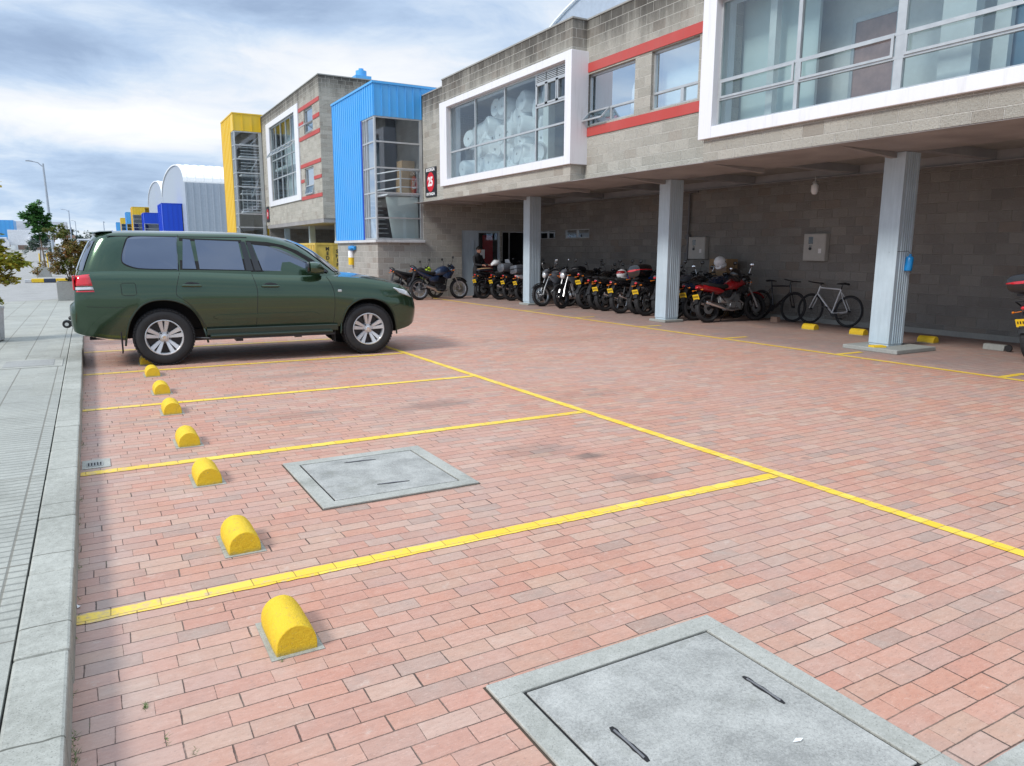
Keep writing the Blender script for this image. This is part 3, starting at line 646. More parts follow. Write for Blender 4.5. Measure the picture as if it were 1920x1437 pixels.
m.build('small_sash', 'aluminium', w1)
m = MB()
for k in range(3):
    for j in range(5): m.box((9.985, 14.98+k*.475, 5.715+j*.04), (10.03, 15.41+k*.475, 5.735+j*.04))
m.build('louvre', 'aluminium', w1)
w2 = window(b, 0, 10.0, -7.8, 10.18, 3.83, 5.94, vs=((8.48, .07), (6.76, .13), (5.05, .07), (3.3, .13), (1.6, .07), (0, .13), (-2, .1), (-4, .1)), bars=[(-7.76, 10.14, 4.60), (-7.76, 10.14, 4.29)])
m = MB()
for a, c in ((8.53, 10.12), (6.84, 8.43), (5.1, 6.68), (3.38, 5.0)):
    m.box((9.975, a, 4.30), (10.0, c, 4.335)); m.box((9.975, a, 4.56), (10.0, c, 4.595)); m.box((9.975, a, 4.335), (10.0, a+.04, 4.56)); m.box((9.975, c-.04, 4.335), (10.0, c, 4.56))
m.build('opening_sash', 'aluminium', w2)
wa = window(b, 0, FX+.07, 12.97, 14.71, 4.49, 5.62, bars=[(13.0, 14.68, 4.80)]); m = MB(); m.box((FX+.07, 13.84, 4.53), (FX+.13, 13.90, 4.78)); m.build('mullion', 'aluminium', wa); awning(wa, 0, FX+.06, 13.92, 14.66, 4.50, 4.80, .21)
wb = window(b, 0, FX+.07, 11.07, 12.45, 4.49, 5.64, bars=[(11.1, 12.42, 4.82)]); m = MB(); m.box((FX+.07, 11.53, 4.53), (FX+.13, 11.62, 4.80)); m.build('mullion', 'aluminium', wb)
window(b, 0, 14.76, 20.66, 22.12, 2.07, 2.38, vs=(21.4,), fr=.03, name='vent_window'); window(b, 0, 14.76, 22.75, 23.9, 2.07, 2.38, vs=(23.3,), fr=.03, name='vent_window')
m = MB(); m.box((15.0, 20, 1.9), (15.6, 24.3, 2.6)); m.build('vent_shaft', 'interior_dark', b)
# upper rooms seen through the glass
m = MB(); m.box((FX+.2, -8, 3.45), (14.9, 24.19, 3.55)); m.build('upper_floor', 'grey_concrete', b)
m = MB(); m.box((FX+.2, -8, 6.3), (14.9, 24.19, 6.4)); m.box((14.7, -8, 3.55), (14.9, 24.19, 6.3)); m.build('upper_room', 'white_wall', b)
m = MB(); m.box((FX+.22, 14.80, 3.56), (14.69, 14.90, 6.29)); m.build('partition', 'white_wall', b)
for q in (((FX+.22, 10.3, 3.56), (12.3, 10.4, 6.29)), ((10.30, 9.22, 3.56), (10.42, 9.36, 6.29)), ((10.5, 16.60, 3.56), (10.7, 16.85, 6.29)), ((10.62, 8.62, 3.56), (10.68, 10.3, 6.29)), ((11.1, 6.1, 3.56), (11.16, 8.95, 6.29)), ((10.42, 6.0, 3.56), (10.6, 6.45, 6.29)), ((10.8, 5.75, 3.56), (10.9, 5.95, 6.29))):
    m = MB(); m.box(*q); m.build('partition', 'pale_board' if q[0][0] > 10.6 and q[0][1] > 6.5 else 'white_wall', b)
m = MB(); m.box((11.06, 7.55, 3.56), (11.098, 8.25, 5.25)); m.build('inner_door', 'door_panel', b)
m = MB(); m.box((11.04, 7.49, 3.56), (11.097, 7.549, 5.32)); m.box((11.04, 8.251, 3.56), (11.097, 8.31, 5.32)); m.box((11.04, 7.55, 5.251), (11.097, 8.25, 5.32)); m.build('inner_door_frame', 'aluminium', b)
m = MB(); m.box((11.0, -7, 3.56), (11.1, 6.05, 6.29)); m.build('blue_partition', 'blue_board', b)
m = MB(); m.box((10.78, 10.9, 3.56), (10.84, 12.6, 6.2)); m.build('blind', 'pale_board', b); m = MB(); m.box((11.1, 12.7, 3.56), (11.2, 14.75, 6.2)); m.build('blind', 'blue_board', b)
m = MB(); rs = random.Random(3)
vs = []; n = 14
for i in range(n+1):
    y = 13.02+.42*i/n
    for z, k in ((4.6, 1.), (5.1, .9), (5.45, .5), (5.6, 1.)): vs.append((10.62+.03*math.sin(i*1.9)*k, 13.02+(y-13.02)*k, z))
m.add(vs, [(i*4+j, i*4+j+1, i*4+4+j+1, i*4+4+j) for i in range(n) for j in range(3)], 0, True); m.build('curtain', 'film_white', b)
# entrance
m = MB(); m.box((11.8, 24.44, 0), (11.86, 24.52, 2.36)); m.box((13.32, 24.44, 0), (13.38, 24.52, 2.36)); m.box((11.86, 24.44, 2.28), (13.32, 24.52, 2.36)); m.box((12.42, 24.44, 0), (12.5, 24.52, 2.28)); m.box((12.28, 24.42, .9), (12.31, 24.44, 2.0)); m.box((11.86, 24.45, 0), (12.42, 24.50, 2.28))
e = m.build('entrance_door', 'column_paint', b)
m = MB(); m.add([(12.5, 24.48, 0), (13.32, 24.48, 0), (13.32, 24.48, 2.28), (12.5, 24.48, 2.28)], [(0, 1, 2, 3)]); m.build('pane', 'tower_glass', e)
m = MB(); m.box((12.55, 24.43, 1.35), (12.75, 24.435, 1.68)); m.build('notice', 'paper_white', e)
m = MB(); m.box((12.86, 24.80, .3), (13.28, 24.84, 2.2)); m.build('red_board', 'sign_red', b)
m = MB(); m.box((13.46, 24.44, 0), (13.51, 24.50, 2.36)); m.box((14.50, 24.44, 0), (14.55, 24.50, 2.36)); m.box((13.51, 24.44, 2.31), (14.50, 24.50, 2.36)); m.box((13.78, 24.44, 0), (13.81, 24.50, 2.31)); m.build('side_door', 'aluminium', b)
m = MB(); m.box((11.5, 27, 0), (14.7, 27.1, 3.2)); m.box((11.4, 24.61, 0), (11.5, 27, 3.2)); m.box((14.75, 24.61, 0), (14.85, 27, 3.2)); m.box((11.4, 24.61, 3.2), (14.85, 27.1, 3.3)); m.build('lobby', 'interior_dark', b)
# blue stair tower
m = MB(); m.box((8.60, 25.74, 2.0), (8.64, 29.1, 7.05)); m.box((8.60, 24.40, 6.03), (8.64, 25.739, 7.05)); m.box((8.641, 24.40, 6.03), (10.32, 24.44, 7.05)); m.box((8.641, 29.06, 2.0), (10.4, 29.1, 7.05)); m.box((8.641, 24.441, 7.0), (13.0, 29.059, 7.049))
ribs(m, 0, 8.60, 25.78, 29.08, 2.0, 7.05, .22); ribs(m, 0, 8.60, 24.42, 25.6, 6.03, 7.05, .22); ribs(m, 1, 24.40, 8.62, 10.30, 6.03, 7.05, .28, .03)
m.box((10.32, 24.401, 6.8), (13.0, 24.44, 7.05)); m.box((8.56, 24.36, 7.05), (13.05, 29.14, 7.12)); m.build('tower_cladding', 'blue_panel', b)
m = MB(); m.box((8.59, 25.70, 2.0), (8.68, 25.738, 6.02)); m.build('tower_edge', 'deep_blue_panel', b)
wt = window(b, 1, 24.42, 8.62, 10.32, 2.0, 6.03, vs=((10.27, .1),), hs=(2.73, 3.56, 4.38, 5.22), fr=.05, gl='tower_glass', name='tower_window')
wt2 = window(b, 0, 8.62, 24.48, 25.70, 2.0, 6.03, vs=(25.25, 25.45), hs=(2.73, 3.56, 4.38, 5.22), fr=.05, gl='tower_glass', name='tower_window')
m = MB(); m.box((10.33, 24.62, 0), (10.43, 29.05, 7.0)); m.box((8.66, 28.9, 2), (10.32, 29.0, 7.0)); m.box((8.70, 26.2, 1.99), (10.3, 26.25, 3.5)); m.box((8.66, 25.9, 3.52), (10.32, 28.9, 3.60)); m.build('tower_inner_wall', 'beam_paint', b)
m = MB(); vs = []
prof = [(9.05, 24.70), (9.35, 24.64), (9.8, 24.60), (10.2, 24.60)]
m.add([(x, y, 3.45) for x, y in prof]+[(9.28, 24.70, 2.0), (9.5, 24.64, 2.0), (9.85, 24.60, 2.0), (10.2, 24.60, 2.0)], [(0, 1, 5, 4), (1, 2, 6, 5), (2, 3, 7, 6)], 0, True); m.build('stair_screen', 'pale_board', b)
m = MB()
for k in range(9): m.box((8.75, 24.9+k*.1, 2.05+k*.16), (9.25, 25.15+k*.1, 2.085+k*.16))
m.bar((8.74, 24.85, 2.0), (8.74, 25.9, 3.5), .03, .18); m.build('stair', 'aluminium', b)
m = MB(); m.box((9.1, 24.62, 3.50), (10.3, 25.9, 3.55)); m.build('landing', 'white_metal', b)
m = MB()
for z in (3.8, 4.08, 4.36): m.bar((9.6, 24.66, z), (10.3, 24.66, z), .035, .035); m.bar((9.6, 24.68, z), (9.0, 25.5, z-.1), .035, .035)
for p_ in ((9.6, 24.66), (9.0, 25.5)): m.bar((*p_, 3.5), (*p_, 4.38), .045, .045)
m.build('landing_rail', 'white_metal', b)
for (x, y, z, sx, sy_, sz, l) in ((9.75, 25.0, 3.56, .5, .5, .55, 'lower brown cardboard box behind the blue tower landing rail'), (9.80, 25.02, 4.13, .48, .5, .6, 'upper brown cardboard box stacked in the blue tower window')):
    m = MB(); m.box((x, y, z), (x+sx, y+sy_, z+sz)); o = m.build('cardboard_box', 'cardboard', world=False, bevel=.006); tag(o, l, 'box', 'boxes in the stair tower')
    m = MB(); m.box((x-.001, y-.002, z+sz*.46), (x+sx+.001, y, z+sz*.54)); m.build('tape', 'brown_wall', o, world=False)
# barrel roofed hall behind
m = MB(); yc, hw, zs_, za = 12.3, 12.7, 8.7, 11.0; n = 28
arc = [(yc+hw*math.cos(PI*i/n), zs_+(za-zs_)*math.sin(PI*i/n)) for i in range(n+1)]
m.prism([(yc+hw, 4.1)]+arc+[(yc-hw, 4.1)], 0, 15.3, 15.4); m.build('gable', 'grey_metal', b)
m = MB(); o_ = [(y, z+.06) for y, z in arc]; m.prism(o_+list(reversed(arc)), 0, 15.2, 48); m.build('barrel_roof', 'white_metal', b)
# chimney-like vents etc
# ---- signs
def number_sign(x, y0, y1, z0, z1, num, lab, small=False):
    g = thing('number_sign', lab, 'sign', (x, (y0+y1)/2, z0), group='black bodega number signs')
    yc, zc = (y0+y1)/2, (z0+z1)/2; h = z1-z0
    m = MB(); m.box((x-.03, y0, z0), (x, y1, z1)); m.build('board', 'sign_black', g, bevel=.004)
    m = MB(); n = 40; rr = [(yc+(y1-y0)*.34*math.cos(2*PI*i/n), zc+h*.335*math.sin(2*PI*i/n)) for i in range(n)]; m.prism(rr, 0, x-.036, x-.030); m.build('red_oval', 'sign_red', g)
    rot = (PI/2, 0, -PI/2)
    if not num:
        for dy in (-.06, .06): m = MB(); m.box((x-.04, yc+dy-.04, zc-.13), (x-.0365, yc+dy+.03, zc+.13)); m.build('digit', 'lettering_white', g)
        return
    text('number', num, h*.42, 'lettering_white', g, (x-.039, yc, zc), rot, .003, 1.0, h*.018)
    text('lettering', 'BODEGA', h*.15, 'lettering_white', g, (x-.034, yc, z1-h*.085), rot, .003, 1.22, h*.004)
    text('lettering', 'ENTRADA', h*.13, 'lettering_white', g, (x-.034, yc, z0+h*.085), rot, .003, 1.22, h*.004)
number_sign(FX-.005, 23.27, 24.18, 3.44, 4.40, '25', 'black sign with a white 25 on a red oval beside the blue tower')

# ---- second building
b2 = thing('office_building', 'taller grey block building with red stripes and a tall white framed window', 'building', (10.35, 44, 0))
ww = [(38.4, 40.1, 7.6, 8.75), (38.6, 40.35, 4.5, 5.85), (41.9, 48.2, 4.61, 8.97)]
m = MB(); cells(m, 0, FX, FX+.2, 37.1, 50.6, 3.2, 9.95, ww); m.box((FX+.2, 37.1, 3.2), (30, 37.3, 9.95)); m.box((FX+.2, 50.4, 3.2), (30, 50.6, 9.95)); m.build('wall', 'block_wall_high', b2)
m = MB(); m.box((FX-.03, 37.07, 9.95), (FX+.23, 50.6, 10.0)); m.box((FX+.23, 37.07, 9.95), (30, 37.33, 10.0)); m.build('coping', 'grey_concrete', b2)
m = MB(); m.box((FX+.2, 37.3, 9.6), (30, 50.4, 9.7)); m.build('roof', 'grey_concrete', b2)
m = MB(); m.box((FX+.0, 37.12, 3.0), (30, 50.4, 3.199)); m.build('soffit', 'soffit_paint', b2)
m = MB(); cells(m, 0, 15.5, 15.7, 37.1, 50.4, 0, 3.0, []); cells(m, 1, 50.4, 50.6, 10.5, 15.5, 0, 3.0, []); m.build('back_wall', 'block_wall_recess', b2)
for y in (37.9, 43.1, 49.2): m = MB(); m.box((11.2, y, 0), (11.5, y+.3, 3.0)); m.build('column', 'column_paint', b2)
m = MB(); m.box((11.2, 41.2, 3.3), (11.25, 48.5, 9.3)); m.box((FX+.2, 41.0, 3.2), (13.9, 41.1, 9.5)); m.box((FX+.2, 37.4, 6.4), (14, 50.4, 6.55)); m.build('room', 'white_wall', b2)
bayframe(41.1, 49.1, 41.9, 48.2, 4.32, 9.28, 4.61, 8.97, 10.27, 10.345, par=b2)
wv = window(b2, 0, FX+.03, 41.9, 48.2, 4.61, 8.97, vs=(43.2, 44.4, 45.7, 47.0), hs=(5.9, 7.0), fr=.07)
for i in range(5): awning(wv, 0, FX+.02, 41.98+i*1.25, 43.1+i*1.25, 7.05, 7.6, .36, .05)
for (y0, y1, z0, z1) in ww[:2]:
    o = window(b2, 0, FX+.06, y0, y1, z0, z1, hs=((z0+.45),), vs=(), fr=.06)
    awning(o, 0, FX+.04, y0+.1, y1-.1, z0+.02, z0+.45, .38 if z0 > 7 else .1, .05)
for (z0, z1, spans) in ((8.78, 8.97, [(37.12, 41.08)]), (8.05, 8.24, [(40.2, 41.08), (37.12, 38.3)]), (7.30, 7.50, [(37.12, 41.08)]), (5.92, 6.10, [(37.12, 41.08)]), (5.17, 5.33, [(40.45, 41.08), (37.12, 38.5)]), (4.27, 4.45, [(37.12, 41.08)])):
    for (y0, y1) in spans: m = MB(); m.box((FX-.03, y0, z0), (FX-.001, y1, z1)); m.build('red_band', 'red_band', b2)
number_sign(FX-.005, 49.55, 50.35, 3.42, 4.38, '', 'small far black number sign beside the yellow tower')
def stair_tower(X0, Y0, Y1, zt, zb, col, lab, par=None, fw_=1.4, simple_=False, zbase=0, x1=None, base='block_wall_plain', win=1.0):
    g = thing('stair_tower', lab, 'tower', (X0, Y0, 0))
    x1 = x1 or X0+1.7
    m = MB(); m.box((X0, Y0, zb), (x1, Y0+.05, zt)); m.box((X0, Y0+.051, zb), (X0+.05, Y0+win-.001, zt)); m.box((X0, Y0+win, zbase), (X0+.05, Y1, zt)); m.box((X0+.051, Y0+.051, zt-.1), (x1+2, Y1, zt-.01)); m.box((X0+.051, Y1-.05, zbase), (x1+2, Y1, zt-.1))
    m.box((X0-.04, Y0-.04, zt), (x1+2, Y1+.04, zt+.07))
    ribs(m, 0, X0, Y0+win+.04, Y1-.02, zbase, zt, .5, .06, .03); ribs(m, 1, Y0, X0+.03, x1-.03, zb, zt, .5, .05, .03)
    m.build('cladding', col, g)
    hs = [zb-.85*(i+1) for i in range(int((zb-zbase)/.85)-0)]; hs = [h for h in hs if h > zbase+.3]
    window(g, 1, Y0+.03, X0+.02, x1, zbase, zb, vs=((x1-.12, .16),), hs=hs, fr=.07, gl='tower_glass'); window(g, 0, X0+.02, Y0+.12, Y0+win, zbase, zb, vs=(Y0+win*.55,), hs=hs, fr=.06, gl='tower_glass')
    m = MB(); m.box((x1+.02, Y0+.3, 0), (x1+.1, Y1, zt-.12)); m.box((X0+.1, Y1-.3, 0), (x1, Y1-.2, zt-.12)); m.build('inner_wall', 'beam_paint', g)
    if not simple_:
        m = MB()
        for k in range(4):
            z = zb-5.0+k*1.15
            m.box((X0+.4, Y0+.3, z), (x1-.1, Y0+1.2, z+.08))
            for j in range(4): m.bar((X0+.4, Y0+.3, z+.2+j*.2), (x1-.1, Y0+.3, z+.2+j*.2+.0), .04, .04)
        for j in range(3): m.bar((X0+1.0, Y0+.3, zb-4+j*1.6), (x1-.1, Y0+.6, zb-2.6+j*1.2), .06, .06)
        for j in range(5): m.bar((X0+.4+j*.28, Y0+.3, zb-5), (X0+.4+j*.28, Y0+.3, zb-3.6), .04, .04)
        m.build('stair', 'white_metal', g)
    return g
stair_tower(8.6, 50.6, 55.0, 10.05, 9.03, 'yellow_panel', 'tall yellow clad stair tower with a stacked corner window', x1=10.32, zbase=.0)
stair_tower(8.6, 104, 110, 7.35, 2.2, 'deep_blue_panel', 'plain deep blue tower in front of the grey barrel hall', simple_=True, x1=10.9)
stair_tower(8.6, 138, 143, 7.6, 5.9, 'deep_blue_panel', 'farther low deep blue tower with a dark window', simple_=True, x1=11.3)
stair_tower(8.6, 170, 176, 10.1, 8.6, 'yellow_panel', 'far yellow stair tower beyond the deep blue ones', simple_=True, x1=10.9)
stair_tower(8.6, 197, 202, 10.2, 7.6, 'blue_panel', 'far light blue tower left of the far yellow tower', simple_=True, x1=10.1)
stair_tower(8.6, 228, 233, 10.0, 8.5, 'yellow_panel', 'small far yellow topped tower between two light blue ones', simple_=True, x1=10.7)
stair_tower(8.6, 262, 268, 9.9, 6.5, 'blue_panel', 'farthest light blue tower at the end of the row', simple_=True, x1=10.8)
g = thing('roof_vent', 'light blue vent cap on the roof of the striped office building', 'vent', (14.05, 41.7, 9.7))
m = MB(); m.box((13.6, 41.3, 9.7), (14.5, 42.1, 11.12)); m.build('base', 'blue_panel', g)
m = MB(); m.lathe([(.30, 11.12), (.30, 11.42), (.14, 11.46), (.14, 11.55), (.0, 11.58)], (14.05, 41.7, 0), (0, 0, 1), 14); m.build('cap', 'blue_panel', g)
# grey block annex behind the far towers
for (x0, y0, y1, zt, l) in ((10.4, 176.5, 196, 9.4, 'far grey block building behind the far yellow tower'),):
    g = thing('block_building', l, 'building', (x0, y0, 0)); m = MB(); m.box((x0, y0, 0), (x0+20, y1, zt)); m.build('wall', 'block_wall_high', g)
    m = MB(); m.box((x0-.1, y0+2, 6), (x0-.01, y0+6, 8.5)); m.build('window', 'white_frame', g)
def arch_hall(y0, y1, ze, za, lab):
    g = thing('barrel_hall', lab, 'building', (11, y0, 0), group='grey halls with barrel roofs')
    n = 26; yc, hw = (y0+y1)/2, (y1-y0)/2; zs_ = ze-.0
    arc = [(yc+hw*math.cos(PI*i/n), zs_+(za-zs_)*max(0, math.sin(PI*i/n))**.9) for i in range(n+1)]
    m = MB(); m.prism([(y1, 0)]+arc+[(y0, 0)], 0, 11, 11.2); m.build('gable', 'grey_metal', g)
    m = MB(); m.box((11.2, y0, 0), (40, y0+.2, ze)); ribs(m, 1, y0, 11.1, 40, 0, ze, .75, .16, .08); m.build('side_wall', 'grey_metal', g)
    m = MB(); up_ = [(y, z+.14) for y, z in arc]; m.prism(up_+list(reversed(arc)), 0, 10.85, 40)
    for k in range(30): 
        x = 11.2+k*.97; m.prism([(y, z+.07) for y, z in up_]+list(reversed(up_)), 0, x, x+.12)
    m.build('barrel_roof', 'white_metal', g)
arch_hall(99.9, 129.8, 9.75, 12.75, 'nearer grey hall with a white ribbed barrel roof')
arch_hall(129.9, 160, 9.75, 13.0, 'farther grey barrel hall half hidden behind the first one')
# container
g = thing('shipping_container', 'ochre yellow corrugated container with vertical black lettering beside the striped building', 'container', (10.0, 37.5, 0))
m = MB(); X0, Y0, Z1 = 10.0, 37.6, 2.0
m.box((X0+.03, Y0+.03, .1), (X0+2.4, Y0+5.9, Z1-.03)); ribs(m, 0, X0+.03, Y0+.2, Y0+5.8, .2, Z1-.1, .3, .15, .03)
m.box((X0, Y0, 0), (X0+.1, Y0+.1, Z1)); m.box((X0, Y0+.101, Z1-.1), (X0+.06, Y0+6, Z1)); m.box((X0+.101, Y0, Z1-.1), (X0+2.43, Y0+.06, Z1)); m.box((X0+.85, Y0, 0), (X0+.92, Y0+.05, Z1-.101)); m.build('body', 'container_yellow', g)
for i, ch in enumerate('MEDI'): text('lettering', ch, .24, 'lettering_black', g, (X0+.62, Y0+.024, Z1-.30-i*.23), (PI/2, 0, 0), .003, 1, .01)
for i, ch in enumerate('SHIP'): text('lettering', ch, .24, 'lettering_black', g, (X0+1.12, Y0+.024, Z1-.42-i*.23), (PI/2, 0, 0), .003, 1, .01)
# far left: long shed, blue shed
def rz(y): return rise(y)
g = thing('long_shed', 'far long low shed with grey roof and brown walls', 'building', (-12, 165, rz(165)))
m = MB(); m.box((-16, 165, 1.5), (-1.8, 175, 4.3)); m.build('wall', 'brown_wall', g)
m = MB(); m.prism([(164.2, 4.3), (176, 4.3), (176, 6.9), (171, 6.9)], 0, -16.5, -3.0); ribs(m, 1, 164.2, -16.4, -3.1, 4.3, 4.42, .6, .1, .02); m.build('roof', 'shed_roof', g)
m = MB(); m.box((-15.9, 164.7, 3.4), (-1.8, 164.98, 3.75)); m.build('awning', 'cardboard', g)
g = thing('low_shed', 'far low pale shed to the right of the brown one, behind the russet bush', 'building', (2, 200, rz(200)))
m = MB(); m.box((-3, 200, 1.5), (4.8, 210, 3.6)); m.build('wall', 'white_wall', g); m = MB(); m.box((-3.3, 199.6, 3.6), (5.0, 211, 4.1)); m.build('roof', 'shed_roof', g)
g = thing('blue_shed', 'light blue metal clad building end at the far left edge', 'building', (-12, 150, rz(150)))
m = MB(); m.box((-16, 150, 3.2), (-10.3, 156, 6.4)); ribs(m, 1, 150, -15.9, -10.35, 3.2, 6.4, .6, .1, .04); m.build('cladding', 'blue_panel', g); m = MB(); m.box((-16, 150.2, 1.5), (-10.4, 156, 3.2)); m.build('plinth', 'white_wall', g)
WORLD = False
# ---- fixtures
def meter(y0, y1, z0, z1, l):
    g = thing('meter_cabinet', l, 'cabinet', (14.62, (y0+y1)/2, z0), group='meter cabinets on the back wall')
    w_, h = y1-y0, z1-z0
    m = MB(); m.box((0, -w_/2, 0), (.125, w_/2, h)); m.build('case', 'meter_box', g, bevel=.008)
    m = MB(); m.box((-.008, -w_/2+.02, .02), (-.001, w_/2-.02, h-.02)); d_ = m.build('door', 'meter_box', g, bevel=.003)
    m = MB(); m.box((-.012, .04, h*.62), (-.0085, .16, h*.88)); m.build('meter_window', 'black_gloss', d_)
    m = MB(); m.lathe([(.035, 0), (.035, .02), (0, .02)], (-.009, .10, h*.45), (-1, 0, 0), 14); m.box((-.012, .06, h*.53), (-.009, .14, h*.56)); m.build('lock', 'dark_steel', d_)
    m = MB(); m.box((-.011, -.2, h*.28), (-.0085, -.12, h*.45)); m.build('sticker', 'paper_white', d_)
meter(15.07, 15.72, 1.43, 2.03, 'left meter cabinet, partly behind the bikes, with a conduit beside it')
meter(11.26, 11.86, 1.43, 2.05, 'right meter cabinet on bare wall above the silver bicycle')
g = thing('conduit', 'dark conduit pipe running down the back wall beside the left meter cabinet', 'pipe', (14.68, 15.82, 1.3))
m = MB(); m.tube([(0, 0, .1), (0, 0, 1.9)], .03, 10); m.tube([(0, 0, 1.9), (-.02, -.1, 1.95), (-.02, -.35, 1.95)], .025, 8); m.build('pipe', 'pvc_grey', g); m = MB(); m.box((-.04, -.06, .68), (.06, .06, .8)); m.box((-.05, -.06, .12), (.06, .06, .3)); m.build('junction_box', 'pvc_grey', g)
g = thing('hanging_lamp', 'small pale jar-shaped lamp hanging from the beam in the recess', 'lamp', (13.95, 11.13, 3.25))
m = MB(); m.tube([(.45, 0, .02), (0, 0, .0), (0, 0, -.1)], .012, 6); m.lathe([(.045, -.10), (.06, -.13), (.04, -.15)], (0, 0, 0), (0, 0, 1), 14); m.build('socket', 'aluminium', g)
m = MB(); m.lathe([(.04, -.15), (.075, -.19), (.078, -.31), (.05, -.37), (0, -.385)], (0, 0, 0), (0, 0, 1), 16); m.build('glass_jar', 'film_white', g)
g = thing('blue_bottle', 'blue plastic bottle tied upside down to the nearest column', 'bottle', (11.86, 7.49, 1.45))
m = MB(); m.lathe([(.0, -.13), (.055, -.125), (.062, -.10), (.060, 0), (.062, .08), (.05, .105), (.02, .12), (.02, .15), (0, .15)], (0, 0, 0), (.12, 0, 1), 18); m.build('bottle', 'blue_plastic', g)
m = MB(); m.tube([(.02, 0, .15), (.0, .03, .2), (-.26, .03, .19), (-.27, .2, .18)], .004, 5); m.build('string', 'black_matt', g)
g = thing('hanging_feeder', 'yellow and white tube under a blue cap on the block wall below the blue tower', 'feeder', (8.55, 27.15, 1.55))
m = MB(); m.box((-.02, -.45, .1), (.06, .28, .24)); m.ball((0, -.1, .16), (.12, .30, .10)); m.build('blue_cap', 'blue_plastic', g, bevel=.01)
m = MB(); m.cyl((0, 0, .06), (0, 0, -.18), .11, 12); m.build('clear_top', 'film_white', g); m = MB(); m.cyl((0, 0, -.181), (0, 0, -.45), .11, 12); m.build('yellow_end', 'yellow_paint', g)
# white plastic rolls behind the bay window
rs = random.Random(11); cnt = 0; proto = None
def rollmesh():
    m = MB(); m.lathe([(.04, -.50), (.24, -.51), (.28, -.45), (.275, 0), (.28, .45), (.24, .51), (.04, .50), (.035, .42), (.035, -.42)], (0, 0, 0), (1, 0, 0), 22, close=True); return m
rows = [(3.82, 16.95, 23.4, .47), (4.18, 17.0, 23.3, .46), (4.55, 17.0, 23.2, .48), (4.92, 17.1, 22.9, .50), (5.25, 17.1, 21.4, .52), (5.58, 17.2, 19.6, .54)]
spots = []
for zi, (z, ya, yb, st) in enumerate(rows):
    y = ya
    while y < yb:
        spots.append(((10.80 if y < 21.2 else 11.15)+rs.uniform(-.06, .12)+.10*zi*rs.random(), y+rs.uniform(-.08, .08), z+rs.uniform(-.05, .05), rs.uniform(-.35, .35) if rs.random() < .72 else rs.uniform(.9, 1.6))); y += st
for (x, y, z, a) in spots:
    if proto is None: proto = rollmesh().build('plastic_roll', 'film_white'); o = proto
    else: o = proto.copy(); C.objects.link(o)
    tag(o, 'white plastic film roll in the heap behind the left bay window', 'roll', 'white plastic rolls piled behind the bay window')
    o.location = (x, y, z); o.rotation_euler = (rs.uniform(-.2, .2), rs.uniform(-.12, .12), a)
# brown box on the bikes against the wall
g = thing('cardboard_box', 'brown printed carton standing behind the red motorcycle against the wall', 'box', (14.3, 14.05, .9)); m = MB(); m.box((-.2, -.3, -.9), (.2, .3, .55)); m.build('carton', 'cardboard', g, bevel=.01); m = MB(); m.box((-.203, -.3, .25), (-.2, .3, .33)); m.build('tape', 'brown_wall', g)
# ---------------------------------------------------------------- the green SUV (local: x forward, origin under the rear axle)
WORLD = False
def lerp_tab(tab, x):
    if x <= tab[0][0]: return tab[0][1:]
    for a, b in zip(tab, tab[1:]):
        if x <= b[0]:
            k = (x-a[0])/(b[0]-a[0]); return tuple(p+(q-p)*k for p, q in zip(a[1:], b[1:]))
    return tab[-1][1:]
ST = [(-1.135, .62, .83, .84, .74), (-1.13, .56, .875, .885, .84), (-1.10, .50, .90, .915, .905), (-1.065, .475, .925, .96, .935), (-1.045, .465, 1.19, 1.24, .94), (-1.00, .45, 1.285, 1.29, .958), (-.9, .425, 1.32, 1.32, .972), (-.7, .385, 1.33, 1.34, .98),
      (-.5, .36, 1.33, 1.34, .985), (0, .40, 1.32, 1.33, .985), (.5, .465, 1.31, 1.32, .985), (1.2, .475, 1.275, 1.29, .985), (1.9, .475, 1.25, 1.27, .985), (2.35, .46, 1.235, 1.275, .985), (2.64, .40, 1.215, 1.28, .985), (2.9, .35, 1.195, 1.262, .985),
      (3.2, .33, 1.145, 1.21, .985), (3.42, .33, 1.095, 1.16, .975), (3.55, .36, 1.05, 1.115, .957), (3.63, .385, 1.00, 1.065, .935), (3.69, .42, .93, .99, .905), (3.735, .46, .86, .91, .865), (3.765, .50, .80, .835, .80), (3.785, .56, .74, .76, .68)]
FR = (.20, .42, .64, .84, 1.0); WF = (.985, 1.0, .998, .985, .958)
def ring(x):
    zb, zt, ztc, w = lerp_tab(ST, x); lo, hi = zb+.12*(min(1, (zt-zb)/.5)), zt-.045*(min(1, (zt-zb)/.5))
    pts = [(0, zb), (.80*w, zb), (.925*w, zb+.025), (.962*w, lo)]+[(w*f, lo+(hi-lo)*g) for f, g in zip(WF, FR)]+[(.925*w, zt), (.80*w, zt+(ztc-zt)*.35), (.45*w, zt+(ztc-zt)*.85), (0, ztc)]
    return pts
def side_y(x, z):
    p = ring(x)
    for a, b in zip(p[2:10], p[3:10]):
        if a[1] <= z <= b[1]: return a[0]+(b[0]-a[0])*(z-a[1])/max(1e-6, b[1]-a[1])
    return p[3][0] if z < p[3][1] else p[9][0]
GH = [(1.18, -1.04, 2.62, .93), (1.30, -1.01, 2.50, .905), (1.45, -.955, 2.31, .868), (1.60, -.89, 2.12, .83), (1.72, -.83, 1.93, .795), (1.80, -.775, 1.70, .765), (1.845, -.71, 1.46, .725), (1.875, -.60, 1.20, .62), (1.89, -.40, .90, .42), (1.895, -.1, .6, .15)]
def gy(x, z, off=0.):
    xr, xf, w = lerp_tab(GH, z); cx, hx = (xr+xf)/2, (xf-xr)/2; u = min(.999, abs(x-cx)/hx); n = 9
    return -(w*(1-u**n)**(1/n)+off)
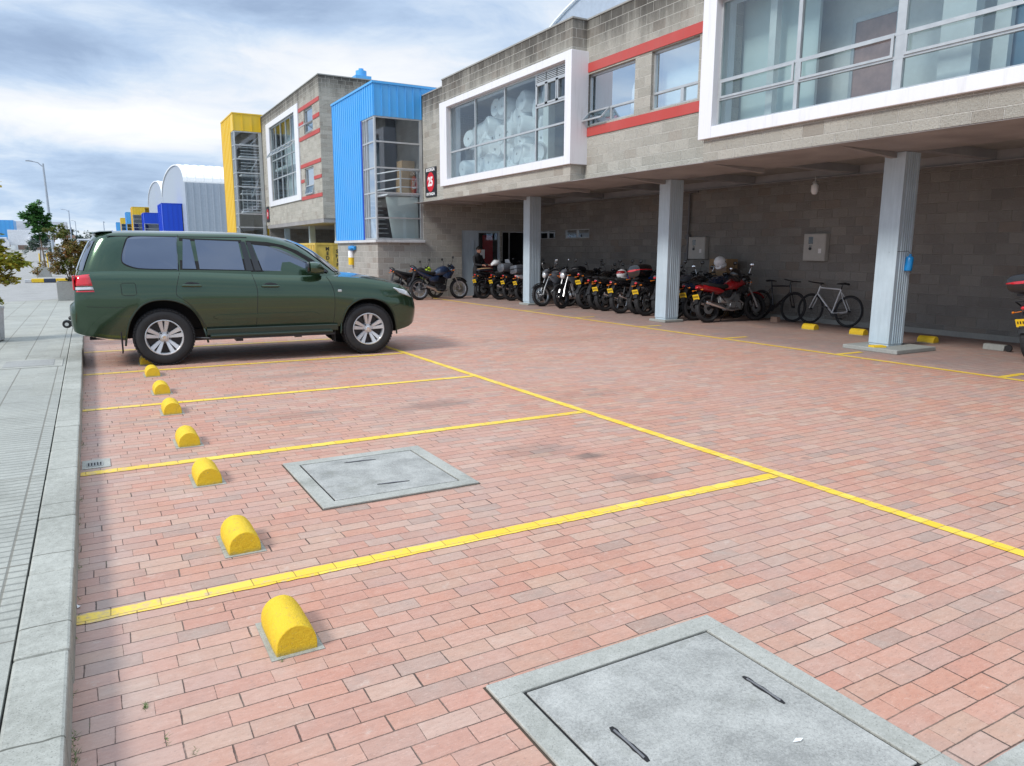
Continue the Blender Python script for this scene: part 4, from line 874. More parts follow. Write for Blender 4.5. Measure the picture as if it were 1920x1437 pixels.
def smooth_poly(pts, n=4, closed=False):
    out = []; N = len(pts)
    for i in range(N if closed else N-1):
        p = [Vector(pts[(i+k) % N] if closed else pts[max(0, min(N-1, i+k))]) for k in (-1, 0, 1, 2)]
        for j in range(n):
            t_ = j/n; out.append(tuple(.5*((2*p[1])+(p[2]-p[0])*t_+(2*p[0]-5*p[1]+4*p[2]-p[3])*t_*t_+(3*p[1]-p[0]-3*p[2]+p[3])*t_**3)))
    if not closed: out.append(tuple(pts[-1]))
    return out
def make_suv():
    th = math.atan2(11.22-11.397, 3.77-.85)
    g = thing('parked_suv', 'dark green SUV with silver wheels parked side-on across the near bays', 'car', (.908, 12.37, 0), th)
    m = MB(); xs = []
    for a, b in zip(ST, ST[1:]):
        k = max(1, int((b[0]-a[0])/.08)); xs += [a[0]+(b[0]-a[0])*j/k for j in range(k)]
    xs.append(ST[-1][0]); vs = []; M = None
    for x in xs:
        p = ring(x); full = [(y, z) for y, z in p]+[(-y, z) for y, z in reversed(p[1:-1])]; M = len(full)
        vs += [(x, y, z) for y, z in full]
    fs = [(i*M+k, i*M+(k+1) % M, (i+1)*M+(k+1) % M, (i+1)*M+k) for i in range(len(xs)-1) for k in range(M)]+[list(range(M-1, -1, -1)), [(len(xs)-1)*M+k for k in range(M)]]
    m.add(vs, fs, 0, True); me = m.mesh('body', ['car_paint', 'black_matt']); body = bpy.data.objects.new('body', me); C.objects.link(body)
    arches = [[(-.50, .0), (-.495, .30), (-.46, .50), (-.40, .68), (-.27, .85), (-.10, .925), (.12, .925), (.32, .845), (.45, .70), (.53, .50), (.57, .30), (.58, 0)], [(2.49, 0), (2.50, .35), (2.53, .55), (2.62, .75), (2.79, .865), (2.95, .885), (3.09, .865), (3.24, .79), (3.345, .64), (3.395, .45), (3.41, .30), (3.41, 0)]]
    cut = []
    for a in arches:
        pp = smooth_poly(a, 4)
        for s_ in (-1, 1):
            q = MB(); q.prism(pp, 1, s_*.56, s_*1.3, 0); o = q.build('cut', ['black_matt', 'black_matt']); cut.append(o)
    for o in cut:
        md = body.modifiers.new('b', 'BOOLEAN'); md.operation = 'DIFFERENCE'; md.object = o; md.solver = 'EXACT'; md.material_mode = 'TRANSFER'
    dg = bpy.context.evaluated_depsgraph_get(); me2 = bpy.data.meshes.new_from_object(body.evaluated_get(dg)); body.modifiers.clear(); body.data = me2; me2.name = 'body'
    for o in cut: bpy.data.objects.remove(o)
    me2.set_sharp_from_angle(angle=R(35)); body.parent = g
    m = MB(); N = 72; vs = []
    zs = [z for z, *_ in GH]; zl = []
    for a, b in zip(zs, zs[1:]): zl += [a, (a+b)/2]
    zl.append(zs[-1])
    for z in zl:
        xr, xf, w = lerp_tab(GH, z); cx, hx = (xr+xf)/2, (xf-xr)/2
        for k in range(N):
            a = 2*PI*k/N; c, s_ = math.cos(a), math.sin(a); e = 2/7
            X = hx*math.copysign(abs(c)**e, c); Y = w*math.copysign(abs(s_)**e, s_)
            bul = (.14*(1-(Y/max(w, .01))**2) if X > 0 else -.05*(1-(Y/max(w, .01))**2))*max(0, (abs(X)/hx)**4)
            vs.append((cx+X+bul, Y, z))
    L_ = len(zl); fs = [(i*N+k, i*N+(k+1) % N, (i+1)*N+(k+1) % N, (i+1)*N+k) for i in range(L_-1) for k in range(N)]+[[(L_-1)*N+k for k in range(N)]]
    m.add(vs, fs, 0, True); cab = m.build('cabin', 'car_paint', g)
    def poly_panel(name, pts, off, mat, par, sidefn=gy, both=True, sm_=True, th_=.004):
        pp = smooth_poly(pts, 3, True) if sm_ else pts
        for s_ in ((1, -1) if both else (1,)):
            m = MB(); outer = [(x, s_*sidefn(x, z, off), z) for x, z in pp]; n = len(pp)
            inner = [(x, y+s_*th_*1.5, z) for x, y, z in outer]
            m.add(outer+inner, [list(range(n))]+[(i, (i+1) % n, (i+1) % n+n, i+n) for i in range(n)]); m.build(name, mat, par)
    def grow(pts, d):
        c = (sum(p[0] for p in pts)/len(pts), sum(p[1] for p in pts)/len(pts)); out = []
        for x, z in pts:
            v = Vector((x-c[0], z-c[1])); L = v.length; out.append((c[0]+v.x*(1+d/max(.1, abs(v.x) if abs(v.x) > abs(v.y) else L)), c[1]+v.y*(1+d/max(.1, abs(v.y)))))
        return out
    Q = [(-.36, 1.795), (-.20, 1.82), (.29, 1.815), (.25, 1.345), (-.22, 1.355), (-.36, 1.385), (-.46, 1.46), (-.42, 1.62)]
    Q = [(-.45, 1.50), (-.43, 1.60), (-.38, 1.74), (-.345, 1.78), (-.26, 1.80), (.0, 1.80), (.245, 1.797), (.25, 1.79), (.235, 1.37), (.22, 1.355), (0, 1.358), (-.22, 1.368), (-.33, 1.39), (-.43, 1.44)]
    fix = [(.335, 1.775), (.43, 1.765), (.48, 1.355), (.30, 1.36)]
    rd = [(.49, 1.765), (1.075, 1.745), (1.13, 1.335), (.525, 1.353)]
    fd = [(1.27, 1.725), (1.46, 1.715), (1.67, 1.68), (1.88, 1.60), (2.10, 1.47), (2.28, 1.325), (2.30, 1.30), (1.385, 1.325)]
    seal_r = [(.285, 1.79), (1.12, 1.765), (1.19, 1.325), (.27, 1.345)]
    seal_f = [(1.18, 1.76), (1.48, 1.742), (1.70, 1.70), (1.91, 1.62), (2.13, 1.49), (2.36, 1.31), (2.36, 1.285), (1.33, 1.31), (1.22, 1.31)]
    poly_panel('window_seal', grow(Q, .012), .004, 'black_matt', cab); poly_panel('window_seal', seal_r, .004, 'black_matt', cab, sm_=False); poly_panel('window_seal', seal_f, .004, 'black_matt', cab, sm_=False)
    poly_panel('rear_side_window', Q, .009, 'car_glass', cab); poly_panel('quarter_light', fix, .009, 'car_glass', cab, sm_=False); poly_panel('rear_door_window', rd, .009, 'car_glass', cab, sm_=False)
    fdl = [(1.27, 1.70), (1.48, 1.68), (1.66, 1.635), (1.85, 1.545), (2.08, 1.43), (2.27, 1.315), (2.28, 1.30), (1.385, 1.325)]
    poly_panel('front_door_window', fdl, .009, 'car_glass', cab, sm_=False)
    poly_panel('door_pillar', [(1.10, 1.745), (1.165, 1.745), (1.255, 1.325), (1.155, 1.33)], .011, 'black_gloss', cab, sm_=False); poly_panel('door_pillar', [(1.185, 1.745), (1.25, 1.735), (1.365, 1.325), (1.275, 1.325)], .011, 'black_gloss', cab, sm_=False)
    poly_panel('mirror_sail', [(2.20, 1.30), (2.35, 1.30), (2.22, 1.42)], .012, 'black_plastic', cab, sm_=False)
    def end_patch(name, zs_, front, mat, off):
        m = MB(); vs = []; n = 14
        for z in zs_:
            xr, xf, w = lerp_tab(GH, z)
            for k in range(n+1):
                y = w*.84*(2*k/n-1); u = abs(y)/w; hx = (xf-xr)/2; cx = (xr+xf)/2; X = hx*(1-u**7)**(1/7)
                bul = (.14 if front else .05)*(1-(y/w)**2)
                vs.append((cx+(X+bul+off if front else -X-bul-off), y, z+(.004 if front else 0)))
        m.add(vs, [(i*(n+1)+k, i*(n+1)+k+1, (i+1)*(n+1)+k+1, (i+1)*(n+1)+k) for i in range(len(zs_)-1) for k in range(n)], 0, True); m.build(name, mat, cab)
    end_patch('windscreen', [1.30, 1.4, 1.5, 1.6, 1.7, 1.78], True, 'car_glass', .012); end_patch('rear_window', [1.34, 1.45, 1.55, 1.65, 1.74], False, 'car_glass', .012)
    # rain channel and roof line
    for s_ in (1, -1): m = MB(); m.tube([(x, s_*gy(x, 1.785+.02*(1 if x < 1.3 else 0)-max(0, x-1.3)*.24, .002), 1.785+.02*(1 if x < 1.3 else 0)-max(0, x-1.3)*.24) for x in (-.62, -.3, 0, .4, .8, 1.2)], .007, 6); m.build('rain_channel', 'black_plastic', cab)
    m = MB(); m.loft([(-.80, 1.845, .60, .018), (-.70, 1.862, .66, .022), (-.55, 1.872, .66, .016)], 20, ex=3); m.build('spoiler', 'car_paint', cab)
    m = MB(); m.tube([(1.3, .3, 1.88), (1.22, .3, 2.0)], .004, 6); m.build('aerial', 'black_plastic', cab)
    # panel gaps
    def seam(pts, sm_=True, r=.0045):
        pp = smooth_poly(pts, 5) if sm_ else pts
        for s_ in (1, -1): m = MB(); m.tube([(x, s_*(-side_y(x, z)+.0015), z) for x, z in pp], r, 5); m.build('panel_gap', 'black_matt', body)
    seam([(.255, 1.30), (.215, 1.15), (.195, 1.05), (.20, .99), (.24, .955), (.34, .88), (.47, .71), (.545, .55), (.60, .515), (.75, .51)]); seam([(.75, .51), (1.25, .505), (2.26, .49)], False)
    seam([(1.225, 1.27), (1.27, 1.12), (1.285, 1.0), (1.27, .75), (1.25, .51)]); seam([(2.31, 1.225), (2.37, 1.12), (2.41, .98), (2.415, .80), (2.40, .58), (2.37, .50), (2.26, .49)])
    seam([(-1.03, .87), (-.9, .86), (-.58, .84), (-.46, .84)], False, .004)
    seam([(3.68, .92), (3.5, .80), (3.42, .775), (3.34, .74)], False, .004)
    fu = [(-.49, 1.15), (-.47, 1.17), (-.33, 1.17), (-.31, 1.15), (-.305, 1.02), (-.33, 1.0), (-.46, 1.0), (-.485, 1.02), (-.49, 1.15)]
    m = MB(); m.tube([(x, -side_y(x, z)-.0005, z) for x, z in fu], .0035, 5); m.build('fuel_flap', 'black_matt', body)
    # arch lips
    for a in arches:
        pp = smooth_poly(a[1:-1], 4)
        for s_ in (1, -1): m = MB(); m.tube([(x, s_*(-(side_y(x, max(z, .40)) if z > .2 else .96)+.003), z) for x, z in pp], .014, 8); m.build('arch_lip', 'bumper_paint', body)
    for s_ in (1, -1):
        m = MB(); pp = [(.72, .635), (2.08, .645), (2.18, .66), (2.08, .70), (.72, .695), (.66, .665)]
        n = len(pp); o_ = [(x, s_*-(side_y(x, z)+.012), z) for x, z in pp]; i_ = [(x, s_*-(side_y(x, z)-.01), z) for x, z in grow(pp, .015)]
        m.add(o_+i_, [list(range(n))]+[(i, (i+1) % n, (i+1) % n+n, i+n) for i in range(n)]); m.build('door_moulding', 'car_paint', body)
    # lower sill and running board
    for s_ in (1, -1): m = MB(); m.box((.56, s_*.90, .40), (2.46, s_*.955, .50)); m.build('sill', 'bumper_paint', body, bevel=.012)
    for s_ in (-1, 1):
        m = MB(); m.box((.60, s_*.90, .375), (2.36, s_*1.045, .42)); rb = m.build('running_board', 'bumper_paint', body, bevel=.014)
        m = MB(); m.box((.58, s_*.92, .345), (2.38, s_*1.03, .374)); m.box((.95, s_*.7, .30), (1.05, s_*.95, .344)); m.box((1.8, s_*.7, .32), (1.9, s_*.95, .344)); m.tube([(.40, s_*.9, .37), (.60, s_*.98, .365)], .014, 6); m.build('board_underside', 'black_plastic', rb)
        m = MB(); m.box((-.545, s_*.70, .20), (-.53, s_*.955, .50)); m.build('mud_flap', 'rubber', body, bevel=.004)
        m = MB(); m.box((2.40, s_*.72, .22), (2.415, s_*.94, .42)); m.build('mud_flap', 'rubber', body, bevel=.004)
    # handles
    for (x0, x1, z) in ((.27, .53, 1.125), (1.345, 1.60, 1.10)):
        for s_ in (-1, 1):
            yb = side_y((x0+x1)/2, z); m = MB(); m.loft([(x0+.02, z+.005, .004, .012), (x0+.07, z+.012, .005, .036), ((x0+x1)/2, z+.012, .005, .042), (x1-.04, z+.005, .005, .030), (x1-.01, z, .004, .01)], 14); 
            for i in range(len(m.v)): m.v[i] = (m.v[i][0], m.v[i][1]+s_*(yb+.001), m.v[i][2])
            hc = m.build('handle_recess', 'black_plastic', body)
            m = MB(); m.loft([(x0, z, .006, .012), (x0+.03, z, .018, .019), ((x0+x1)/2, z-.002, .022, .018), (x1-.03, z-.004, .016, .019), (x1, z-.005, .006, .012)], 14)
            for i in range(len(m.v)): m.v[i] = (m.v[i][0], m.v[i][1]+s_*(yb+.018), m.v[i][2])
            m.build('door_handle', 'car_paint', body)
    # lamps
    for s_ in (-1, 1):
        def lens(name, q, mat, dpt=.016):
            m = MB(); vs = []; n1_, n2_ = 8, 6
            for i in range(n1_+1):
                for j in range(n2_+1):
                    u, v_ = i/n1_, j/n2_; a = Vector(q[0]).lerp(Vector(q[1]), u); b_ = Vector(q[3]).lerp(Vector(q[2]), u); c_ = a.lerp(b_, v_); e_ = min(u, 1-u, v_, 1-v_)*6; e_ = min(1, e_)
                    vs.append((c_.x, s_*(side_y(c_.x, min(c_.y, 1.28))-.004+dpt*math.sqrt(max(e_, 0))), c_.y))
            m.add(vs, [(i*(n2_+1)+j, i*(n2_+1)+j+1, (i+1)*(n2_+1)+j+1, (i+1)*(n2_+1)+j) for i in range(n1_) for j in range(n2_)], 0, True); return m.build(name, mat, body)
        lens('tail_light', [(-1.035, 1.275), (-.855, 1.295), (-.82, 1.135), (-1.045, 1.13)], 'red_lens', .022); lens('reversing_light', [(-1.045, 1.125), (-.818, 1.13), (-.808, 1.085), (-1.047, 1.08)], 'clear_lens', .02); lens('reflector', [(-1.047, 1.075), (-.806, 1.08), (-.80, 1.055), (-1.047, 1.055)], 'red_lens', .014)
        m = MB(); m.box((-1.062, s_*.72, 1.08), (-1.04, s_*.93, 1.28)); m.build('tail_light', 'red_lens', body, bevel=.012)
        lens('headlight', [(3.335, 1.055), (3.585, 1.00), (3.695, .865), (3.45, .955)], 'clear_lens', .03)
        m = MB(); m.ball((3.50, s_*.925, .965), (.05, .03, .042), 12); m.build('headlight_bulb', 'chrome', body)
        m = MB(); m.box((2.465, s_*.978, .995), (2.525, s_*.992, 1.03)); m.build('side_marker', 'clear_lens', body, bevel=.006)
        m = MB(); m.loft([(2.00, 1.375, .03, .045, s_*1.10), (2.03, 1.37, .10, .085, s_*1.10), (2.10, 1.365, .115, .092, s_*1.10), (2.17, 1.36, .10, .082, s_*1.09), (2.235, 1.335, .06, .05, s_*1.07)], 16, ex=2.6); mi = m.build('mirror', 'car_paint', body)
        m = MB(); m.loft([(2.02, 1.30, .07, .02, s_*1.05), (2.12, 1.295, .10, .025, s_*1.03), (2.25, 1.29, .08, .02, s_*.98)], 12); m.build('mirror_arm', 'black_plastic', mi)
        m = MB(); m.loft([(1.985, 1.375, .085, .07, s_*1.10), (2.01, 1.375, .09, .074, s_*1.10)], 16, ex=3); m.build('mirror_glass', 'black_gloss', mi)
    m = MB(); m.box((3.72, -.55, .80), (3.79, .55, .93)); m.build('grille', 'chrome', body, bevel=.01); m = MB(); m.box((3.70, -.60, .52), (3.792, .60, .66)); m.build('air_intake', 'black_matt', body, bevel=.01)
    m = MB(); m.box((-.40, -.60, .30), (3.2, .60, .47)); m.tube([(0, -.75, .40), (0, .75, .40)], .06, 10); m.tube([(2.94, -.75, .40), (2.94, .75, .40)], .05, 10); m.tube([(-.9, .3, .33), (1.4, .3, .33)], .04, 8); m.ball((0, .0, .40), (.15, .15, .15)); m.box((-.95, -.5, .36), (-.4, .5, .45)); m.build('underbody', 'black_matt', g)
    # tow hitch and socket
    t_ = MB(); t_.box((-1.22, -.04, .53), (-1.0, .04, .59)); t_.ball((-1.20, 0, .64), .03); h_ = t_.build('tow_hitch', 'black_plastic', g, bevel=.004); m = MB(); m.lathe([(.0, 0), (.055, 0), (.06, .02), (.055, .09), (0, .09)], (-1.21, -.42, .595), (0, -1, 0), 16); m.box((-1.21, -.42, .56), (-1.08, -.36, .62)); m.build('trailer_socket', 'black_plastic', h_)
    m = MB(); m.lathe([(0, .091), (.025, .091), (.025, .096), (0, .096)], (-1.21, -.42, .595), (0, -1, 0), 12); m.build('socket_cap', 'chrome', h_)
    # wheels
    def wheel(x, s_):
        w_ = bpy.data.objects.new('wheel', None)
        rr, hw = .398, .135; prof = [(.25, -.115), (.262, -.132), (.30, -.140), (.345, -.138), (.375, -.122), (.392, -.10), (.398, -.06), (.398, .06), (.392, .10), (.375, .122), (.345, .138), (.30, .140), (.262, .132), (.25, .115)]
        m = MB(); m.lathe(prof, (0, 0, 0), (0, 1, 0), 64, close=True)
        for k in range(52):
            a = 2*PI*k/52; ca, sa = math.cos(a), math.sin(a); ta = Vector((-sa, 0, ca)); ra = Vector((ca, 0, sa))
            for (h, wd, r_) in ((-.118, .036, .386), (-.045, .05, .3985), (.045, .05, .3985), (.118, .036, .386)):
                c_ = ra*(r_+.002)+ta*(.012 if h in (-.045, .118) else 0); p = c_+Vector((0, h-wd/2, 0)); q = c_+Vector((0, h+wd/2, 0)); m.bar(p, q, .03, .012, 0, upv=tuple(ra))
        ty = m.build('wheel', 'rubber', g); ty.location = (x, s_*.83, .40)
        if s_ > 0: ty.rotation_euler.z = PI
        m = MB(); m.lathe([(.252, -.118), (.252, -.125), (.242, -.128), (.232, -.115), (.225, -.02), (.225, .10)], (0, 0, 0), (0, 1, 0), 48, cap=False)
        m.lathe([(.0, -.100), (.034, -.100), (.044, -.093), (.048, -.075), (.085, -.070), (.092, -.05), (.09, 0)], (0, 0, 0), (0, 1, 0), 30)
        for k in range(5):
            a0 = PI/2+2*PI*k/5
            for dd_ in (-.17, .17):
                def rp(r_, a, y): return (r_*math.cos(a), y, r_*math.sin(a))
                ai, ao = a0+dd_*1.25, a0+dd_*1.15; wi, wo = .022, .037
                ring_ = []
                for (r_, a, wd, y) in ((.075, ai, wi, -.078), (.15, (ai+ao)/2, (wi+wo)/2, -.098), (.238, ao, wo, -.116)):
                    tx, tz = -math.sin(a), math.cos(a); c_ = Vector(rp(r_, a, y)); tv = Vector((tx, 0, tz))*wd
                    ring_.append([c_-tv+Vector((0, .03, 0)), c_-tv*.75, c_+tv*.75, c_+tv+Vector((0, .03, 0))])
                vs = [p for r4 in ring_ for p in r4]; m.add(vs, [(i*4+k2, i*4+(k2+1) % 4, (i+1)*4+(k2+1) % 4, (i+1)*4+k2) for i in range(2) for k2 in range(4)]+[(0, 1, 2, 3), (11, 10, 9, 8)], 0)
        rim = m.build('rim', 'alloy', ty)
        m = MB()
        for k in range(5):
            a = PI/2+PI/5+2*PI*k/5; m.cyl((.072*math.cos(a), -.066, .072*math.sin(a)), (.072*math.cos(a), -.09, .072*math.sin(a)), .012, 8)
        m.build('wheel_nut', 'dark_steel', rim)
        m = MB(); m.lathe([(0, -.104), (.022, -.104), (.026, -.099)], (0, 0, 0), (0, 1, 0), 18); m.build('hub_cap', 'chrome', rim)
        m = MB(); m.lathe([(.226, -.035), (.17, -.03), (.09, -.04), (0, -.04)], (0, 0, 0), (0, 1, 0), 30); m.build('brake_disc', 'dark_steel', rim)
        bpy.data.objects.remove(w_)
    for x in (0, 2.94):
        for s_ in (-1, 1): wheel(x, s_)
make_suv()

# ---------------------------------------------------------------- motorcycles (local: x forward, origin between the wheels)
def moto(x, y, label, rz=0., kind='std', tank='paint_black', tail=None, seat='black_matt', fender='black_plastic', top=None, headl=True, lean=8, plate=True, wheelc='dark_steel', scale=1.07, mirrors='black_plastic', fork='steel', fairing=None, mirror_face=None, grp='motorcycles parked in the recess', screen=False, helmet_side=False):
    g = thing('motorcycle', label, 'motorcycle', (x, y, 0), rz, grp, rx=R(-lean) if lean else 0)
    g.rotation_euler = (Matrix.Rotation(rz, 3, 'Z') @ Matrix.Rotation(R(-lean), 3, 'X')).to_euler(); g.scale = (scale,)*3
    tail = tail or tank; sport = kind == 'sport'; scoot = kind == 'scooter'
    WR, FX_, RX_ = (.31, .70, -.66); tw = .062 if not sport else .08
    for (cx, fr) in ((RX_, 0), (FX_, 1)):
        m = MB(); t2 = tw if not fr else tw*.75
        m.lathe([(WR-.075, -t2*.7), (WR-.05, -t2), (WR-.02, -t2*.9), (WR-.003, -t2*.45), (WR, 0), (WR-.003, t2*.45), (WR-.02, t2*.9), (WR-.05, t2), (WR-.075, t2*.7)], (0, 0, 0), (0, 1, 0), 30, close=True)
        for k in range(30):
            a = 2*PI*k/30; m.bar(((WR+.001)*math.cos(a), -t2*.5, (WR+.001)*math.sin(a)), ((WR+.001)*math.cos(a+.05), t2*.5, (WR+.001)*math.sin(a+.05)), .02, .004, 0, upv=(math.cos(a), 0, math.sin(a)))
        w_ = m.build('wheel', 'rubber', g); w_.location = (cx, 0, WR)
        m = MB(); m.lathe([(WR-.074, -.036), (WR-.095, -.03), (WR-.10, 0), (WR-.095, .03), (WR-.074, .036)], (0, 0, 0), (0, 1, 0), 30, close=True); m.cyl((0, -.05, 0), (0, .05, 0), .035, 12)
        for k in range(5 if not sport else 6):
            a = 2*PI*k/(5 if not sport else 6)+.3
            m.bar((.03*math.cos(a), 0, .03*math.sin(a)), ((WR-.09)*math.cos(a+.12), 0, (WR-.09)*math.sin(a+.12)), .022, .028, 0, upv=(0, 1, 0))
        rim = m.build('rim', wheelc, w_)
        m = MB(); m.lathe([(.05, -.045), (.125, -.045), (.125, -.05), (.05, -.05)], (0, 0, 0), (0, 1, 0), 24, close=True); m.build('brake_disc', 'steel', rim)
    # fork
    hx, hz = (.40, .98); 
    m = MB()
    for s_ in (-.085, .085): m.tube([(FX_, s_, WR), (FX_-.09, s_, WR+.22)], .024, 8); m.tube([(FX_-.09, s_, WR+.22), (hx+.01, s_, hz-.10)], .019, 8, 1)
    m.box((hx-.03, -.11, hz-.13), (hx+.05, .11, hz-.105)); m.build('fork', ['dark_steel' if fork != 'steel' else 'steel', fork], g)
    m = MB(); n = 8; vs = []
    for i in range(n+1):
        a = R(35+ i*95/n); 
        for s_ in (-.05, -.035, 0, .035, .05): vs.append((FX_+(WR+.03+(.012 if abs(s_) < .04 else -.01))*math.cos(a), s_, WR+(WR+.03+(.012 if abs(s_) < .04 else -.01))*math.sin(a)))
    m.add(vs, [(i*5+k, i*5+k+1, (i+1)*5+k+1, (i+1)*5+k) for i in range(n) for k in range(4)], 0, True); m.build('front_fender', fender, g)
    # handlebar and controls
    m = MB(); m.tube([(hx-.10, -.36, hz+.03), (hx-.06, -.25, hz+.05), (hx, -.12, hz+.0), (hx, .12, hz+.0), (hx-.06, .25, hz+.05), (hx-.10, .36, hz+.03)], .012, 8); hb = m.build('handlebar', 'dark_steel', g)
    for s_ in (-1, 1):
        m = MB(); m.tube([(hx-.105, s_*.38, hz+.03), (hx-.07, s_*.27, hz+.05)], .019, 8); m.build('grip', 'rubber', hb); m = MB(); m.tube([(hx-.02, s_*.36, hz+.035), (hx-.01, s_*.24, hz+.045)], .006, 6); m.build('lever', 'steel', hb)
    for s_ in (-1, 1):
        m = MB(); m.tube([(hx-.05, s_*.25, hz+.05), (hx-.02, s_*.30, hz+.18), (hx-.03, s_*.33, hz+.22)], .006, 6); m.ball((hx-.035, s_*.35, hz+.25), (.018, .062, .042), 14); mr = m.build('mirror', mirrors, hb)
        m = MB(); m.ball((hx-.048, s_*.35, hz+.25), (.010, .054, .036), 14); m.build('mirror_glass', 'mirror_glass' if mirror_face or mirrors == 'chrome' else 'black_gloss', mr)
    # frame, engine
    m = MB()
    m.tube([(hx, 0, hz-.12), (.30, 0, .60), (.22, 0, .30), (-.12, 0, .27)], .022, 8); m.tube([(hx-.02, 0, hz-.14), (0, 0, .76), (-.30, 0, .70), (-.72, 0, .78)], .02, 8); m.tube([(-.28, 0, .70), (-.16, 0, .33)], .02, 8)
    for s_ in (-.075, .075): m.tube([(RX_, s_, WR), (-.18, s_, .36)], .018, 8); m.tube([(RX_+.02, s_*1.15, WR+.03), (-.52, s_*1.1, .70)], .024, 8); m.tube([(-.48, s_, .73), (-.20, s_, .45)], .012, 6)
    m.build('frame', 'dark_steel', g)
    m = MB(); m.loft([(-.16, .36, .12, .10), (-.08, .37, .135, .125), (.10, .36, .13, .12), (.18, .36, .09, .08)], 14, ex=3); m.cyl((.10, -.15, .35), (.10, .15, .35), .085, 16); m.cyl((-.06, -.155, .36), (-.06, .155, .36), .065, 16)
    for k in range(6): m.box((.05+k*.012, -.085+.004*k, .47+k*.032), (.21+k*.012, .085-.004*k, .482+k*.032))
    m.box((.075, -.06, .46), (.21, .06, .67)); m.loft([(-.30, .52, .06, .10), (-.15, .52, .10, .15), (.05, .56, .09, .10)], 12, 0, 3); m.build('engine', 'steel' if not sport else 'dark_steel', g)
    m = MB(); 
    if sport: m.tube([(.2, -.05, .40), (.26, -.06, .27), (.05, -.1, .22), (-.15, -.14, .25), (-.22, -.15, .33), (-.52, -.17, .42)], [.02, .022, .03, .04, .055, .05], 12)
    else: m.tube([(.2, -.05, .48), (.30, -.08, .40), (.22, -.10, .27), (-.10, -.13, .25), (-.22, -.14, .28), (-.32, -.15, .31)], .019, 10); m.tube([(-.30, -.15, .30), (-.38, -.155, .33), (-.80, -.17, .45), (-.82, -.17, .455)], [.024, .045, .048, .03], 14, 1)
    m.build('exhaust', ['steel', 'chrome' if tank != 'paint_black' else 'dark_steel'], g)
    m = MB(); m.tube([(-.02, .08, .28), (-.12, .26, .02)], .010, 6); m.build('kickstand', 'dark_steel', g); m = MB(); m.tube([(-.14, -.12, .30), (.02, -.24, .29)], .010, 6); m.build('footpeg', 'dark_steel', g)
    # tank, side panels, seat, tail
    if not scoot:
        m = MB(); k = 1.1 if sport else 1.
        m.loft([(-.18, .75, .08, .06), (-.08, .79, .13*k, .10), (.06, .84, .17*k, .13*k), (.20, .86, .175*k, .14*k), (.32, .82, .14*k, .13), (.40, .80, .08, .08)], 18, ex=2.5); tk = m.build('tank', tank, g)
        m = MB(); m.lathe([(.035, .0), (.035, .012), (0, .014)], (.12, 0, .94 if sport else .93), (0, 0, 1), 14); m.build('fuel_cap', 'chrome', tk)
        for s_ in (-1, 1): m = MB(); m.loft([(-.34, .60, .012, .03, s_*.10), (-.25, .60, .02, .08, s_*.115), (-.10, .62, .02, .09, s_*.12), (-.02, .66, .012, .05, s_*.11)], 10, ex=3); m.build('side_panel', 'paint_black' if tank in ('paint_blue', 'paint_red') else tank, g)
        if sport or fairing:
            for s_ in (-1, 1): m = MB(); m.loft([(.10, .70, .012, .03, s_*.15), (.22, .70, .02, .10, s_*.17), (.36, .72, .02, .10, s_*.16), (.46, .80, .012, .03, s_*.12)], 10, ex=2.4); m.build('tank_shroud', fairing or tank, g)
    else:
        m = MB(); m.loft([(.12, .50, .08, .25), (.24, .58, .17, .34), (.34, .66, .19, .36), (.44, .74, .13, .26), (.50, .78, .05, .10)], 16, ex=2.6); m.loft([(-.30, .34, .16, .05), (.20, .32, .18, .05)], 12, ex=3); m.loft([(-.72, .66, .05, .06), (-.55, .62, .16, .14), (-.2, .55, .17, .20), (-.02, .45, .12, .12)], 16, ex=2.6); m.build('leg_shield', tank, g)
    z0 = .0 if not sport else .02
    m = MB(); m.loft([(-.84+.1*(not sport), .86+z0*3, .06, .03), (-.68, .84+z0*2, .12, .055), (-.45, .80+z0, .14, .06), (-.25, .78, .15, .06), (-.13, .79, .12, .055), (-.05, .81, .06, .03)], 16, ex=2.8); st = m.build('seat', seat, g)
    m = MB(); kx = -.92 if not sport else -.86; kz = .78 if not sport else .93
    m.loft([(kx, kz+.02, .04, .03), (kx+.08, kz, .09, .065), (-.62, .75+.06*sport, .12, .08), (-.40, .70, .14, .09), (-.25, .67, .12, .05)], 14, ex=2.6); tl = m.build('tail_fairing', tail, g)
    m = MB(); m.ball((kx+.005, 0, kz-.005), (.025, .05, .028), 12); m.build('tail_light', 'red_lens', tl)
    m = MB(); m.tube([(kx+.10, -.09, kz+.03), (kx+.0, -.11, kz+.09), (kx+.0, .11, kz+.09), (kx+.10, .09, kz+.03)], .011, 6); m.build('grab_rail', 'dark_steel', tl)
    for s_ in (-1, 1):
        m = MB(); m.tube([(kx+.06, s_*.06, kz-.05), (kx+.03, s_*.14, kz-.06)], .006, 5); m.ball((kx+.03, s_*.16, kz-.06), (.025, .02, .018), 8); m.build('turn_signal', 'amber', tl)
        m = MB(); m.tube([(hx+.05, s_*.08, hz-.12), (hx+.06, s_*.17, hz-.12)], .006, 5); m.ball((hx+.06, s_*.19, hz-.12), (.025, .02, .018), 8); m.build('turn_signal', 'amber', g)
    m = MB(); m.bar((kx+.12, 0, kz-.04), (kx-.03, 0, .50), .13, .012, 0, upv=(1, 0, 0)); vs = []; n = 6
    for i in range(n+1):
        a = R(75+i*85/n)
        for s_ in (-.07, 0, .07): vs.append((RX_+(WR+.045-abs(s_)*.2)*math.cos(a), s_, WR+(WR+.045-abs(s_)*.2)*math.sin(a)))
    m.add(vs, [(i*3+k, i*3+k+1, (i+1)*3+k+1, (i+1)*3+k) for i in range(n) for k in range(2)], 0, True); rf = m.build('rear_fender', fender if fender != tank else 'black_plastic', g)
